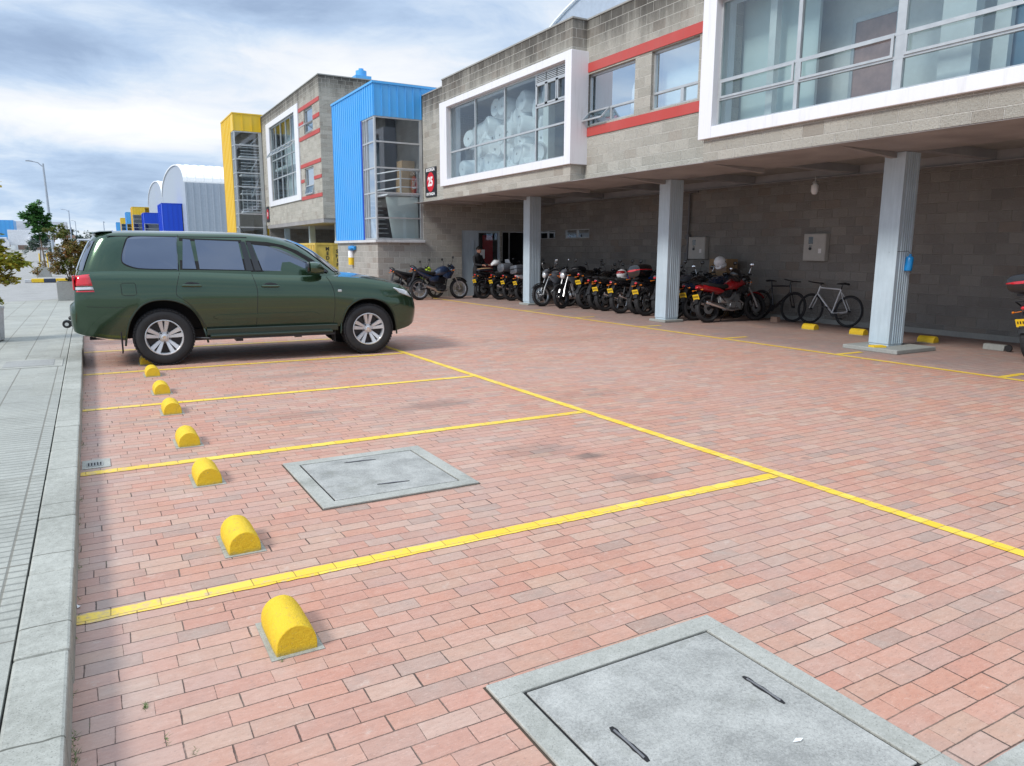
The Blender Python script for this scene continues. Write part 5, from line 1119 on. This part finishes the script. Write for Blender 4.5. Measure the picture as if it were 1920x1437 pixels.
    if plate:
        m = MB(); px_, pz = kx-.01, kz-.21; d_ = Vector((-.30, 0, 1)).normalized()*.085
        m.bar((px_-.02-d_.x*.68, 0, pz-d_.z*.68), (px_-.02+d_.x*.68, 0, pz+d_.z*.68), .20, .006, 0, upv=(1, 0, 0)); pl = m.build('license_plate', 'plate_yellow', g, bevel=.002)
        m = MB()
        for k in range(5):
            yy_ = -.07+.035*k
            for (z_, l_) in ((.006, .038),): m.bar((px_-.0245-.3*(z_-l_/2)*-1*-1, yy_, pz+z_-l_/2), (px_-.0245-.3*(z_+l_/2)*-1*-1, yy_, pz+z_+l_/2), .016, .004, 0, upv=(1, 0, 0))
        m.build('lettering', 'lettering_black', pl)
    if headl:
        m = MB(); m.ball((hx+.09, 0, hz-.10), (.09, .095, .10), 16); m.loft([(hx+.0, hz-.02, .09, .05), (hx+.08, hz-.0, .11, .06), (hx+.16, hz-.04, .07, .04)], 12, ex=2.4); hl = m.build('headlight_shell', fairing or tank, g)
        m = MB(); m.ball((hx+.15, 0, hz-.11), (.045, .082, .085), 16); m.build('headlight', 'clear_lens', hl)
    m = MB(); m.ball((hx+.0, 0, hz+.05), (.04, .08, .04), 12); m.build('gauge', 'black_gloss', hb)
    if screen:
        m = MB(); vs = [(hx+.12-.1*j/5-.03*abs(k-3), (k-3)*.055*(1-.06*j), hz+.02+j*.055) for j in range(6) for k in range(7)]; m.add(vs, [(j*7+k, j*7+k+1, (j+1)*7+k+1, (j+1)*7+k) for j in range(5) for k in range(6)], 0, True); m.build('windscreen', 'film_white', g)
    return g
def topbox(bx, label, mat='black_plastic', band=None, dx=-.80, dz=.98, s=1., shape='round', rz=0):
    """separate top case resting on the bike's tail: built at the bike's own lean"""
    base = bx; g = thing('top_case', label, 'top case', (0, 0, 0)); M_ = base.matrix_basis @ Matrix.Translation((dx, 0, dz)) @ Matrix.Rotation(rz, 4, 'Z'); g.matrix_basis = M_; g.scale = (s,)*3
    m = MB(); e = 2.6 if shape == 'round' else 5
    m.loft([(-.20, .0, .12, .05), (-.17, .0, .19, .12), (0, .0, .21, .14), (.15, .0, .18, .13), (.19, .0, .10, .06)], 22, ex=e); m.build('shell', mat, g)
    m = MB(); m.loft([(-.204, .01, .125, .018), (-.174, .01, .193, .02), (0, .01, .214, .02), (.152, .01, .184, .02), (.192, .01, .10, .018)], 22, ex=3); m.build('rim_band', band or 'dark_steel', g)
    m = MB(); m.box((-.12, -.09, -.16), (.12, .09, -.13)); m.build('mount', 'dark_steel', g)
    return g
def helmet(bx, label, dx, dy, dz, mat='black_gloss', patch=None, ry=0.):
    g = thing('helmet', label, 'helmet', (0, 0, 0)); g.matrix_basis = bx.matrix_basis @ Matrix.Translation((dx, dy, dz)) @ Matrix.Rotation(ry, 4, 'Y')
    m = MB(); m.ball((0, 0, .02), (.145, .12, .13), 20); m.loft([(-.08, -.08, .09, .05), (.05, -.085, .10, .05), (.13, -.07, .07, .045), (.155, -.06, .03, .02)], 14, ex=2.4); m.build('shell', mat, g)
    m = MB(); m.ball((.03, 0, .01), (.126, .112, .06), 18); m.build('visor', 'black_gloss' if mat != 'black_gloss' else 'car_glass', g)
    if patch: m = MB(); m.ball((-.02, 0, .05), (.128, .123, .075), 16); m.build('stripe', patch, g)
    return g
SC = 1.07
b1 = moto(10.28, 23.05, 'dark naked sport motorcycle standing side-on nearest the entrance, in front of the row', kind='sport', tank='paint_navy', wheelc='alloy', rz=.06, scale=1.12, plate=False, lean=6)
moto(9.75, 23.75, 'black motorcycle with lime green trim behind the naked sport one', kind='sport', tank='paint_black', tail='paint_black', fairing='paint_lime', rz=.05, scale=1.05, plate=False, lean=6)
m1 = moto(12.50, 22.75, 'black motorcycle with a white handlebar cover, the one the standing person holds', tank='paint_black', rz=.05, screen=True)
m2 = moto(12.75, 22.0, 'dark motorcycle with a chrome side strut left of the grey round bag', tank='paint_navy', tail='paint_black', rz=.03)
m3 = moto(12.85, 21.35, 'black motorcycle carrying the grey round bag', tank='paint_black', rz=.02)
m4 = moto(12.95, 20.7, 'black motorcycle with a white tail and a squarish grey top case', tank='paint_black', tail='paint_white', rz=.02, wheelc='dark_steel')
m5 = moto(13.0, 20.05, 'black motorcycle half hidden behind the farthest column', tank='paint_black', rz=0., mirror_face=True)
topbox(m3, 'grey round bag strapped on a black motorcycle tail', 'paint_grey', 'paint_grey', dz=1.02, s=1.15); topbox(m4, 'squarish dark grey top case left of the farthest column', 'paint_grey', shape='sq', s=1.1)
f1 = moto(12.45, 18.75, 'black motorcycle facing out just right of the farthest column, with a pale headlight', tank='paint_grey', rz=PI+.05, wheelc='steel', lean=-9, plate=False, fairing='paint_grey', mirrors='steel')
f2 = moto(12.50, 17.95, 'black motorcycle facing out with silver fork legs, second right of the farthest column', tank='paint_black', rz=PI+.28, lean=-9, plate=False, fairing='paint_grey', scale=1.08)
m6 = moto(13.0, 17.35, 'all black motorcycle squeezed between the facing-out pair and the blue one', tank='paint_black', rz=.1, kind='sport')
topbox(f1, 'dark soft bag on the motorcycle just right of the farthest column', 'black_plastic', 'black_plastic', dx=-.65)
m7 = moto(13.05, 16.5, 'blue and black motorcycle with a yellow plate, farther of the two blue ones', tank='paint_blue', tail='paint_black', rz=.06, fairing='paint_blue')
m8 = moto(12.93, 15.62, 'motorcycle with bright blue tank and a helmet on its seat', tank='paint_blue', tail='paint_black', rz=.02, wheelc='steel', fairing='paint_black', kind='std')
helmet(m8, 'black, red and white helmet on the seat of the blue motorcycle', -.55, 0, .95, 'paint_white', 'paint_red')
m9 = moto(13.05, 14.72, 'black scooter carrying a large red and black top case, left of the middle column', tank='paint_black', tail='paint_black', kind='scooter', rz=.02, scale=1.08)
topbox(m9, 'large black top case with red lens left of the middle column', 'black_gloss', 'red_lens', dz=1.06, s=1.3, dx=-.76)
m10 = moto(13.15, 13.75, 'black motorcycle in the shade behind the middle column', tank='paint_black', rz=.03, mirrors='chrome')
m11 = moto(13.25, 13.2, 'dark motorcycle crowded between the middle column and the red one', tank='paint_navy', rz=.02)
m12 = moto(13.13, 12.55, 'red and black motorcycle with chrome exhaust, last in the row', tank='paint_red', tail='paint_red', fender='paint_red', fairing='paint_black', rz=-.09, scale=1.05, mirrors='chrome', lean=9)
helmet(m12, 'black helmet hanging from the handlebar of the red motorcycle', .02, -.20, 1.02, 'black_gloss', ry=.5)
helmet(m11, 'clear and white visored helmet on top of the bikes by the left meter cabinet', .2, -.05, 1.28, 'film_white', ry=-.2)
m14 = moto(13.12, 16.95, 'black motorcycle jammed in just left of the two blue ones', tank='paint_black', rz=.08, plate=False, grp='motorcycles parked in the recess')
m15 = moto(13.2, 15.2, 'black motorcycle between the bright blue one and the scooter with the large top case', tank='paint_black', rz=.0, plate=False, kind='sport')
m16 = moto(13.2, 14.25, 'dark grey motorcycle directly behind the middle column', tank='paint_grey', rz=.04, plate=False, kind='sport')
m17 = moto(13.0, 22.38, 'black motorcycle between the one with the white cover and the dark navy one', tank='paint_black', rz=.04, plate=False)
m18 = moto(13.1, 18.4, 'black motorcycle between the two machines facing out', tank='paint_black', rz=.06, plate=False, kind='sport')
m13 = moto(13.0, 5.62, 'dark motorcycle with yellow plate cut off by the right edge of the picture', tank='paint_black', rz=.0, plate=True)
topbox(m13, 'black top case with red lens at the right edge of the picture', 'black_gloss', 'red_lens', dz=1.12, s=1.15, dx=-.78)

# ---------------------------------------------------------------- bicycles
def bicycle(x, y, rz, label, col, lean=0., mtb=False):
    g = thing('bicycle', label, 'bicycle', (x, y, 0), rz, 'bicycles leaning on the back wall')
    g.rotation_euler = (Matrix.Rotation(rz, 3, 'Z') @ Matrix.Rotation(R(lean), 3, 'X')).to_euler()
    WR = .335; wb = .50
    for cx in (-wb, wb):
        m = MB(); m.tube([(WR*math.cos(2*PI*k/40), 0, WR*math.sin(2*PI*k/40)) for k in range(40)], .016 if not mtb else .026, 8, closed=True); w_ = m.build('wheel', 'rubber', g); w_.location = (cx, 0, WR+.015)
        m = MB(); m.tube([((WR-.03)*math.cos(2*PI*k/40), 0, (WR-.03)*math.sin(2*PI*k/40)) for k in range(40)], .012, 6, closed=True); m.cyl((0, -.04, 0), (0, .04, 0), .022, 10)
        for k in range(20): a = 2*PI*k/20; m.tube([(.02*math.cos(a+.6), .02*(-1)**k, .02*math.sin(a+.6)), ((WR-.03)*math.cos(a), 0, (WR-.03)*math.sin(a))], .0012, 4)
        m.build('rim', 'dark_steel', w_)
    BB = (-.08, 0, .29); ST_ = (-.22, 0, .82); HT = (.33, 0, .84); HB = (.365, 0, .70); RA = (-wb, 0, WR+.015); FA = (wb, 0, WR+.015)
    m = MB(); r = .016 if not mtb else .019
    m.tube([BB, ST_], r, 10); m.tube([ST_, HT], r, 10); m.tube([HB, BB], r*1.2, 10); m.tube([(.322, 0, .88), (.372, 0, .68)], r*1.2, 10)
    for s_ in (-.05, .05): m.tube([BB, (-.3, s_, .30), (RA[0], s_, RA[2])], .009, 8); m.tube([(ST_[0], 0, ST_[2]-.03), (-.33, s_, .62), (RA[0], s_, RA[2])], .008, 8)
    m.build('frame', col, g)
    m = MB(); 
    for s_ in (-.05, .05): m.tube([(.372, s_*.6, .68), (.42, s_, .55), (FA[0], s_, FA[2])], [.014, .013, .009], 8)
    m.build('fork', col, g)
    m = MB(); m.tube([ST_, (-.245, 0, .93)], .013, 8); m.loft([(-.38, .94, .065, .025), (-.30, .95, .06, .025), (-.18, .945, .022, .018), (-.10, .94, .012, .012)], 12); m.build('saddle', 'black_plastic', g)
    m = MB(); m.tube([(.322, 0, .88), (.31, 0, .93), (.38, 0, .94)], .014, 8)
    if mtb: m.tube([(.38, -.30, .97), (.39, 0, .95), (.38, .30, .97)], .013, 8)
    else: m.tube([(.50, -.21, .96), (.44, -.21, .945), (.38, -.15, .94), (.38, .15, .94), (.44, .21, .945), (.50, .21, .96)], .014, 8)
    m.build('handlebar', 'black_plastic', g)
    m = MB(); m.lathe([(.02, 0), (.085, 0), (.085, -.006), (.02, -.006)], (BB[0], -.05, BB[2]), (0, 1, 0), 28, close=True); m.tube([(BB[0], -.06, BB[2]), (BB[0]-.12, -.065, BB[2]-.11)], .008, 6); m.tube([(BB[0], .06, BB[2]), (BB[0]+.12, .065, BB[2]+.11)], .008, 6)
    m.box((BB[0]-.17, -.15, BB[2]-.125), (BB[0]-.08, -.07, BB[2]-.10)); m.box((BB[0]+.08, .07, BB[2]+.10), (BB[0]+.17, .15, BB[2]+.125)); m.tube([(BB[0], -.05, BB[2]+.085), (-wb, -.05, WR+.06)], .004, 5); m.tube([(BB[0], -.05, BB[2]-.085), (-wb, -.05, WR-.03)], .004, 5); m.build('crank', 'black_plastic', g)
bicycle(14.38, 10.88, PI/2, 'silver fixed gear bicycle leaning on the back wall', 'chrome' if False else 'paint_white', lean=7)
bicycle(14.36, 12.35, -PI/2, 'black mountain bicycle leaning on the wall behind the red motorcycle', 'paint_black', lean=-7, mtb=True)
g = thing('brick_chock', 'orange brick lying by the rear wheel of the black bicycle', 'brick', (14.0, 12.0, 0)); m = MB(); m.box((-.06, -.1, 0), (.06, .1, .07)); m.box((-.05, -.08, .0701), (.06, .1, .12)); m.build('bricks', 'brown_wall', g, bevel=.004)

# ---------------------------------------------------------------- person standing by the bikes
def skin_mesh(name, chains, mat, parent, sub=2):
    me = bpy.data.meshes.new(name); vs = []; es = []; rad = []
    for ch in chains:
        prev = ch.get('from'); 
        for (p, r) in ch['pts']:
            vs.append(p); rad.append(r)
            if prev is not None: es.append((prev, len(vs)-1))
            prev = len(vs)-1
        if 'name' in ch: ch['idx'] = len(vs)-len(ch['pts'])
    me.from_pydata(vs, es, []); o = bpy.data.objects.new(name, me); C.objects.link(o)
    sk = o.modifiers.new('skin', 'SKIN'); sk.use_smooth_shade = True; lay = me.skin_vertices[0].data if me.skin_vertices else None
    if lay is None:
        bm = bmesh.new(); bm.from_mesh(me); bm.verts.layers.skin.verify(); bm.to_mesh(me); bm.free(); lay = me.skin_vertices[0].data
    for i, r in enumerate(rad): lay[i].radius = r if isinstance(r, tuple) else (r, r)
    lay[0].use_root = True
    sb = o.modifiers.new('sub', 'SUBSURF'); sb.levels = sub; sb.render_levels = sub
    dg = bpy.context.evaluated_depsgraph_get(); m2 = bpy.data.meshes.new_from_object(o.evaluated_get(dg)); o.modifiers.clear(); o.data = m2; m2.materials.clear(); m2.materials.append(MATS[mat]); 
    for p in m2.polygons: p.use_smooth = True
    o.parent = parent; return o
def person():
    g = thing('person', 'person in black jacket and cap standing behind the motorcycles, hands on one of them', 'person', (11.90, 23.40, 0), R(-68))
    # local: x forward; index bookkeeping for branches
    pts = [((0, 0, .95), (.15, .13)), ((.01, 0, 1.12), (.14, .12)), ((.03, 0, 1.32), (.17, .12)), ((.04, 0, 1.44), (.12, .09)), ((.06, 0, 1.52), (.052, .052)), ((.08, 0, 1.60), (.055, .055))]
    ch = [{'pts': pts}]
    for s_ in (-1, 1):
        ch.append({'from': 0, 'pts': [((.0, s_*.10, .86), .10), ((.04, s_*.11, .50), .062), ((.0, s_*.115, .12), .042), ((.0, s_*.115, .06), .045)]})
        ch.append({'from': 3, 'pts': [((.03, s_*.19, 1.42), .062), ((.12, s_*.25, 1.16), .048), ((.36, s_*.17, 1.14), .032), ((.40, s_*.16, 1.14), .030)]})
    body = skin_mesh('jacket_body', ch, 'black_cloth', g)
    # hands
    for s_ in (-1, 1):
        q = [{'pts': [((.38, s_*.165, 1.14), .028), ((.43, s_*.16, 1.145), (.036, .018)), ((.465, s_*.155, 1.145), (.034, .016))]}]
        for k, (dy, L) in enumerate(((-.028, .062), (-.010, .072), (.009, .068), (.027, .052))):
            q.append({'from': 2, 'pts': [((.48, s_*.155+dy, 1.145), .0095), ((.48+L*.55, s_*.155+dy*1.1, 1.138), .0088), ((.48+L*.8, s_*.155+dy*1.1, 1.115), .0078), ((.48+L*.75, s_*.155+dy*1.1, 1.095), .007)]})
        q.append({'from': 1, 'pts': [((.44, s_*.155-s_*.04, 1.15), .011), ((.475, s_*.155-s_*.055, 1.14), .0095), ((.50, s_*.155-s_*.05, 1.125), .008)]})
        skin_mesh('hand', q, 'skin', body, 1)
    m = MB(); m.ball((.095, 0, 1.66), (.092, .074, .115), 20); m.ball((.13, 0, 1.60), (.055, .055, .05), 14); m.ball((.185, 0, 1.655), (.018, .014, .024), 8)
    for s_ in (-1, 1): m.ball((.085, s_*.077, 1.655), (.022, .010, .03), 8)
    hd = m.build('head', 'skin', g)
    m = MB()
    for s_ in (-1, 1): m.ball((.172, s_*.03, 1.675), (.010, .012, .008), 8)
    m.build('eye', 'dark_hair', hd); m = MB(); m.ball((.172, 0, 1.605), (.008, .024, .006), 8); m.build('mouth', 'brown_wall', hd)
    m = MB(); m.ball((.085, 0, 1.70), (.104, .084, .095), 18); m.loft([(.14, 1.715, .07, .012), (.20, 1.71, .065, .010), (.235, 1.70, .04, .006)], 12); m.build('cap', 'dark_hair', hd)
    for s_ in (-1, 1):
        m = MB(); m.loft([(-.09, .04, .035, .04, s_*.115), (.0, .05, .045, .05, s_*.115), (.12, .035, .045, .035, s_*.12), (.17, .025, .03, .022, s_*.12)], 12); m.build('shoe', 'black_matt', g)
person()
g = thing('folded_vest', 'yellow banded cloth lying on the motorcycle by the standing person', 'vest', (11.86, 22.7, .98)); m = MB(); m.loft([(-.28, 0, .10, .03), (-.1, .02, .14, .045), (.15, .03, .13, .05), (.28, .01, .09, .03)], 14, ex=3); m.build('cloth', 'navy_cloth', g); m = MB(); m.loft([(-.26, .035, .12, .012), (-.1, .055, .148, .014), (.14, .062, .138, .016), (.26, .03, .10, .012)], 14, ex=3); m.build('band', 'cardboard', g)
g = thing('white_cover', 'white plastic cover on the handlebar the standing person touches', 'cover', (12.2, 22.55, 1.18)); m = MB(); m.loft([(-.16, 0, .08, .04), (-.05, .05, .14, .10), (.08, .06, .13, .09), (.16, .02, .06, .04)], 14, ex=2.3); m.build('cover', 'film_white', g)

# ---------------------------------------------------------------- plants, planters, lamps, vehicles
def leaves(name, pts, size, mat, parent, seed=0, aspect=1.6, droop=.3):
    rs = random.Random(seed); vs = []; fs = []; tone = []
    for (p, tn) in pts:
        a = rs.uniform(0, 2*PI); e = rs.uniform(-.7, .6)-droop*.3; d = Vector((math.cos(a)*math.cos(e), math.sin(a)*math.cos(e), math.sin(e))); s_ = size*rs.uniform(.6, 1.25)
        u = d.cross(Vector((rs.uniform(-1, 1), rs.uniform(-1, 1), 1.2))).normalized(); nrm = d.cross(u); p = Vector(p); n = len(vs)
        L = s_*aspect; vs += [p, p+d*L*.35+u*s_*.5+nrm*s_*.06, p+d*L*.75+u*s_*.36, p+d*L-nrm*s_*.12, p+d*L*.75-u*s_*.36, p+d*L*.35-u*s_*.5+nrm*s_*.06]
        fs += [(n, n+1, n+2, n+3), (n, n+3, n+4, n+5)]; tone += [tn]*6
    me = bpy.data.meshes.new(name); me.from_pydata([tuple(v) for v in vs], [], fs); at = me.attributes.new('tone', 'FLOAT', 'POINT'); at.data.foreach_set('value', tone); me.materials.append(MATS[mat])
    o = bpy.data.objects.new(name, me); C.objects.link(o); o.parent = parent; return o
def shrub(loc, label, cat, mat, clumps, nleaf, size, stems, seed=1, stake=False, name='shrub', group=None):
    """clumps: (x,y,z,r); stems: list of polylines with radius"""
    g = thing(name, label, cat, loc, group=group); rs = random.Random(seed); m = MB()
    for pl, r in stems: m.tube(pl, [r*(1-.6*i/(len(pl)-1)) for i in range(len(pl))], 7)
    tips = []
    for (x, y, z, r) in clumps:
        for k in range(5):
            a = rs.uniform(0, 2*PI); e = rs.uniform(-.4, 1.3); q = Vector((x, y, z))+Vector((math.cos(a)*math.cos(e), math.sin(a)*math.cos(e), math.sin(e)))*r*rs.uniform(.6, 1.1)
            m.tube([(x, y, z-r*.3), tuple((Vector((x, y, z))+q)/2), tuple(q)], [.006, .004, .002], 4); tips.append(q)
    m.build('trunk', 'bark', g); pts = []; tot = sum(c[3]**2 for c in clumps)
    for (x, y, z, r) in clumps:
        ct = rs.random(); sub = [(Vector((rs.gauss(0, .5), rs.gauss(0, .5), rs.gauss(0, .5)))*r, rs.uniform(.2, .5)*r) for _ in range(9)]
        for _ in range(int(nleaf*r*r/tot)):
            c_, rr = rs.choice(sub); d = Vector((rs.gauss(0, 1), rs.gauss(0, 1), rs.gauss(0, 1))).normalized()*rr*rs.random()**.4; p = Vector((x, y, z))+c_+d
            pts.append((p, min(1, max(0, ct*.6+rs.uniform(0, .5)))))
    leaves('crown', pts, size, mat, g, seed); return g
def planter(x, y, z, wx, h, label, mat='grey_concrete', group='concrete cube planters'):
    g = thing('planter', label, 'planter', (x, y, z), group=group); a = wx/2; m = MB(); t_ = .05
    m.box((-a, -a, 0), (a, -a+t_, h)); m.box((-a, a-t_, 0), (a, a, h)); m.box((-a, -a+t_, 0), (-a+t_, a-t_, h)); m.box((a-t_, -a+t_, 0), (a, a-t_, h)); m.build('box', mat, g, bevel=.012)
    m = MB(); m.box((-a+t_, -a+t_, h-.12), (a-t_, a-t_, h-.06)); m.build('soil', 'soil', g)
planter(-.48, 25.55, .148, .75, .55, 'square concrete planter with the russet bush right behind the SUV')
planter(-2.20, 49.3, 0, .68, .63, 'square concrete planter holding the young green tree')
planter(-2.30, 68.0, rise(68), .62, .55, 'farthest concrete planter, half behind the russet bush')
g = thing('planter', 'white rounded planter cut by the left edge of the picture', 'planter', (-1.62, 14.5, .15)); m = MB(); m.lathe([(.30, 0), (.33, .02), (.36, .50), (.38, .55), (.34, .55), (.33, .46), (0, .46)], (0, 0, 0), (0, 0, 1), 28); m.build('pot', 'white_concrete', g, bevel=.01); m = MB(); m.lathe([(.325, .462), (0, .47)], (0, 0, 0), (0, 0, 1), 20); m.build('soil', 'soil', g)
rs = random.Random(5)
cl = [(rs.uniform(-.42, .42)*k, rs.uniform(-.4, .4)*k, z, r) for z, r, k in ((.75, .24, .6), (.95, .28, 1), (1.1, .3, 1), (1.25, .3, 1.1), (1.4, .3, 1.1), (1.55, .3, 1.), (1.7, .28, 1), (1.85, .26, .9), (2.0, .24, .8), (2.12, .2, .6), (1.0, .25, 1.2), (1.3, .28, 1.2), (1.6, .25, 1.2), (1.5, .25, .5), (1.2, .25, .4))]
shrub((-.45, 25.55, .15), 'russet and olive leaved bush in the concrete planter behind the SUV', 'bush', 'leaf_russet', [(x, y, z-.12, r) for x, y, z, r in cl], 12500, .040, [([(.02*i, 0, .45), (.08*i, .03, .9), (.16*i, 0, 1.5)], .02) for i in (-2, -1, 0, 1, 2)], 7)
rs = random.Random(9)
cl = [(.25, 0, 1.0, .25), (.12, 0, .75, .24), (.45, 0, 1.0, .22), (.66, 0, 1.28, .17), (.42, 0, 1.3, .25), (.18, 0, 1.5, .3), (.22, 0, 1.75, .25), (.12, 0, 2.0, .26), (.24, 0, 2.25, .2), (.15, 0, 2.5, .22), (.2, 0, 2.75, .16), (-.2, .1, 1.3, .3), (-.2, 0, 1.9, .3), (.0, 0, 1.2, .3)]
shrub((-1.62, 14.5, .15), 'tall sparse shrub with yellow and pinkish leaves at the left edge', 'shrub', 'leaf_yellow', cl, 7500, .046, [([(0, 0, .4), (.03, 0, 1.2), (-.05, 0, 2.0), (0, 0, 2.9)], .02), ([(0, 0, .7), (.3, .02, 1.0), (.62, 0, 1.25)], .012)], 4)
cl = [(.02, 0, 3.75, .38), (-.35, 0, 3.55, .4), (.3, .1, 3.1, .3), (-.25, 0, 3.15, .38), (.0, 0, 2.75, .38), (.42, 0, 2.75, .28), (-.55, 0, 3.3, .3), (.15, 0, 3.4, .35), (-.15, 0, 3.9, .3), (.05, 0, 2.35, .25), (.55, 0, 2.9, .2)]
shrub((-2.20, 49.3, 0), 'young green tree with a thin leaning trunk between yellow stakes', 'tree', 'leaf_green', cl, 3600, .10, [([(0.12, 0, .5), (.05, 0, 1.5), (-.05, 0, 2.6), (-.08, 0, 3.9)], .05), ([(-.05, 0, 2.3), (.3, 0, 2.8)], .02), ([(-.05, 0, 2.6), (-.4, 0, 3.4)], .02)], 3, name='young_tree')
for dx, l in ((-.16, 'left yellow stake supporting the young tree'), (.24, 'right yellow stake supporting the young tree')):
    g = thing('tree_stake', l, 'stake', (-2.2+dx, 49.25, .5), group='stakes of the young tree'); m = MB(); m.cyl((0, 0, 0), (-dx*.1, 0, .9), .03, 8); m.build('stake', 'yellow_paint', g)
shrub((-2.30, 68, rise(68)), 'small olive shrub in the farthest planter', 'shrub', 'leaf_far', [(0, 0, 1.0, .4), (.2, 0, 1.3, .4), (-.3, 0, 1.2, .4), (0, 0, 1.6, .35)], 700, .09, [([(0, 0, .4), (0, 0, 1.4)], .03)], 6)
for i, (x, y, h, r, l) in enumerate(((-14.0, 190, 5.0, 2.3, 'far dark tree with a rounded crown beside the blue shed'), (-10.6, 195, 3.9, 2.2, 'low far tree behind the long shed roof'), (-7.4, 185, 4.2, 2.0, 'far tree behind the young green tree'), (-4.2, 90, 2.4, 1.0, 'far low olive tree left of the russet bush'), (-2.8, 175, 4.0, 1.5, 'far tree left of the second street lamp'), (-.6, 240, 4.0, 2.4, 'small far tree above the pale shed'))):
    z = rise(y); cs = [(rs.uniform(-1, 1)*r, rs.uniform(-1, 1)*r*.6, h*.55+rs.uniform(0, 1)*h*.45, r*.5) for _ in range(10)]
    shrub((x, y, z), l, 'tree', 'leaf_far', cs, 1500, .24 if r > 1.2 else .12, [([(0, 0, 0), (.1, 0, h*.5), (0, 0, h*.9)], .14 if r > 1.2 else .06)], 20+i, name='far_tree', group='far trees along the horizon')
# striped kerb on the crossing road
g = thing('striped_kerb', 'yellow and dark blue painted kerb of the traffic island', 'kerb', (-1.2, 43.6, 0))
for i, (a, b, mt) in enumerate(((-1.3, -.78, 'yellow_paint'), (-.78, -.28, 'deep_blue_panel'), (-.28, -.2, 'yellow_paint'), (-.2, .5, 'yellow_paint'), (.5, 1.1, 'deep_blue_panel'), (1.1, 1.8, 'yellow_paint'))):
    m = MB(); m.box((a+.002, -.15, 0), (b-.002, .1, .19)); m.build('painted_block', mt if mt != 'deep_blue_panel' else 'paint_navy', g, bevel=.02)
m = MB(); m.prism([(-1.56, 43.44), (-1.3, 43.3), (4, 43.3), (4, 43.44)], 2, -.05, .06)
m = MB(); m.box((-2.45, 43.72, -.02), (3.5, 75, .10)); struct('traffic_island', m, 'road_concrete')
m = MB(); m.box((-2.80, 43.5, 0), (-2.51, 43.72, .16)); tag(m.build('kerb_end', 'white_concrete', bevel=.02), 'white painted end block of the striped kerb', 'kerb')
def lamp(x, y, h, arm, label, ax=0.):
    g = thing('street_lamp', label, 'street lamp', (x, y, rise(y)), 0, 'street lamps along the road'); z0 = 0
    m = MB(); m.tube([(0, 0, 0), (ax*.5, 0, h*.5), (ax, 0, h)], [.11, .09, .06], 10); m.cyl((0, 0, 0), (0, 0, .08), .2, 12); m.build('pole', 'grey_metal', g)
    m = MB(); m.tube([(ax, 0, h-.25), (ax-arm*.3, 0, h+.05), (ax-arm*.65, 0, h+.12)], .035, 8); m.build('arm', 'grey_metal', g); m = MB(); m.loft([(ax-arm, h+.14, .14, .035), (ax-arm*.8, h+.15, .17, .05), (ax-arm*.6, h+.12, .10, .045)], 12, ex=3); m.build('lamp_head', 'grey_metal', g)
lamp(-2.14, 65, 7.75, 1.05, 'nearest street lamp rising behind the young green tree', -.12); lamp(-2.02, 140, 6.3, 1.1, 'second street lamp above the russet bush'); lamp(-1.8, 200, 6.5, .8, 'third, tiny street lamp between the second one and the SUV roof')
g = thing('utility_pole', 'thin far pole standing above the rear of the SUV roof', 'pole', (3.9, 200, rise(200))); m = MB(); m.cyl((0, 0, 0), (0, 0, 6.6), .13, 8, r2=.08); m.build('pole', 'grey_metal', g); m = MB(); m.box((-.06, -.06, 6.3), (.3, .06, 6.45)); m.build('bracket', 'grey_metal', g)
def van(x, y, label, L=4.6, h=2.0, rz=0., truck=False, mat='paint_white'):
    g = thing('truck' if truck else 'van', label, 'truck' if truck else 'van', (x, y, rise(y)), rz, 'white vehicles parked far down the road')
    m = MB()
    if truck: m.box((-L/2, -.95, .75), (L*.22, .95, h)); m.build('cargo_box', mat, g, bevel=.03); m = MB(); m.prism([(L*.25, .5), (L*.5, .5), (L*.5, 1.2), (L*.44, 1.9), (L*.25, 1.95)], 1, -.88, .88); m.build('cab', mat, g, bevel=.06)
    else: m.prism([(-L/2, .45), (L/2, .45), (L/2, .85), (L*.36, 1.0), (L*.22, h*.92), (L*.1, h), (-L*.46, h), (-L/2, h*.6)], 1, -.85, .85); m.build('body', mat, g, bevel=.08)
    m = MB(); 
    for s_ in (-1, 1): m.prism([(L*.28, 1.2), (L*.44, 1.2), (L*.40, 1.75), (L*.28, 1.75)] if truck else [(-L*.4, h*.62), (L*.26, h*.62), (L*.16, h*.88), (-L*.4, h*.88)], 1, s_*.86, s_*.89)
    m.build('side_window', 'car_glass', g)
    for xx in (-L*.32, L*.34):
        for s_ in (-1, 1): m = MB(); m.cyl((0, -.1, 0), (0, .1, 0), .36, 16); o = m.build('wheel', 'rubber', g); o.location = (xx, s_*.8, .36); m = MB(); m.lathe([(0, s_*.101), (.18, s_*.101), (.2, s_*.09)], (0, 0, 0), (0, 1, 0), 12); m.build('rim', 'alloy', o)
van(-13.6, 140, 'far white box truck below the blue shed', 6.5, 3.1, 0, True); van(-9.2, 141, 'far white box truck right of the blue shed', 6.0, 3.1, PI, True); van(-5.8, 140, 'far white van beside the trunk of the young green tree', 4.4, 2.0); van(-2.2, 118, 'far white van partly behind the russet bush', 3.8, 2.0, R(70)); van(.6, 160, 'far white van right of the russet bush', 4.4, 2.0, 0.)
print('objects', len(bpy.data.objects))
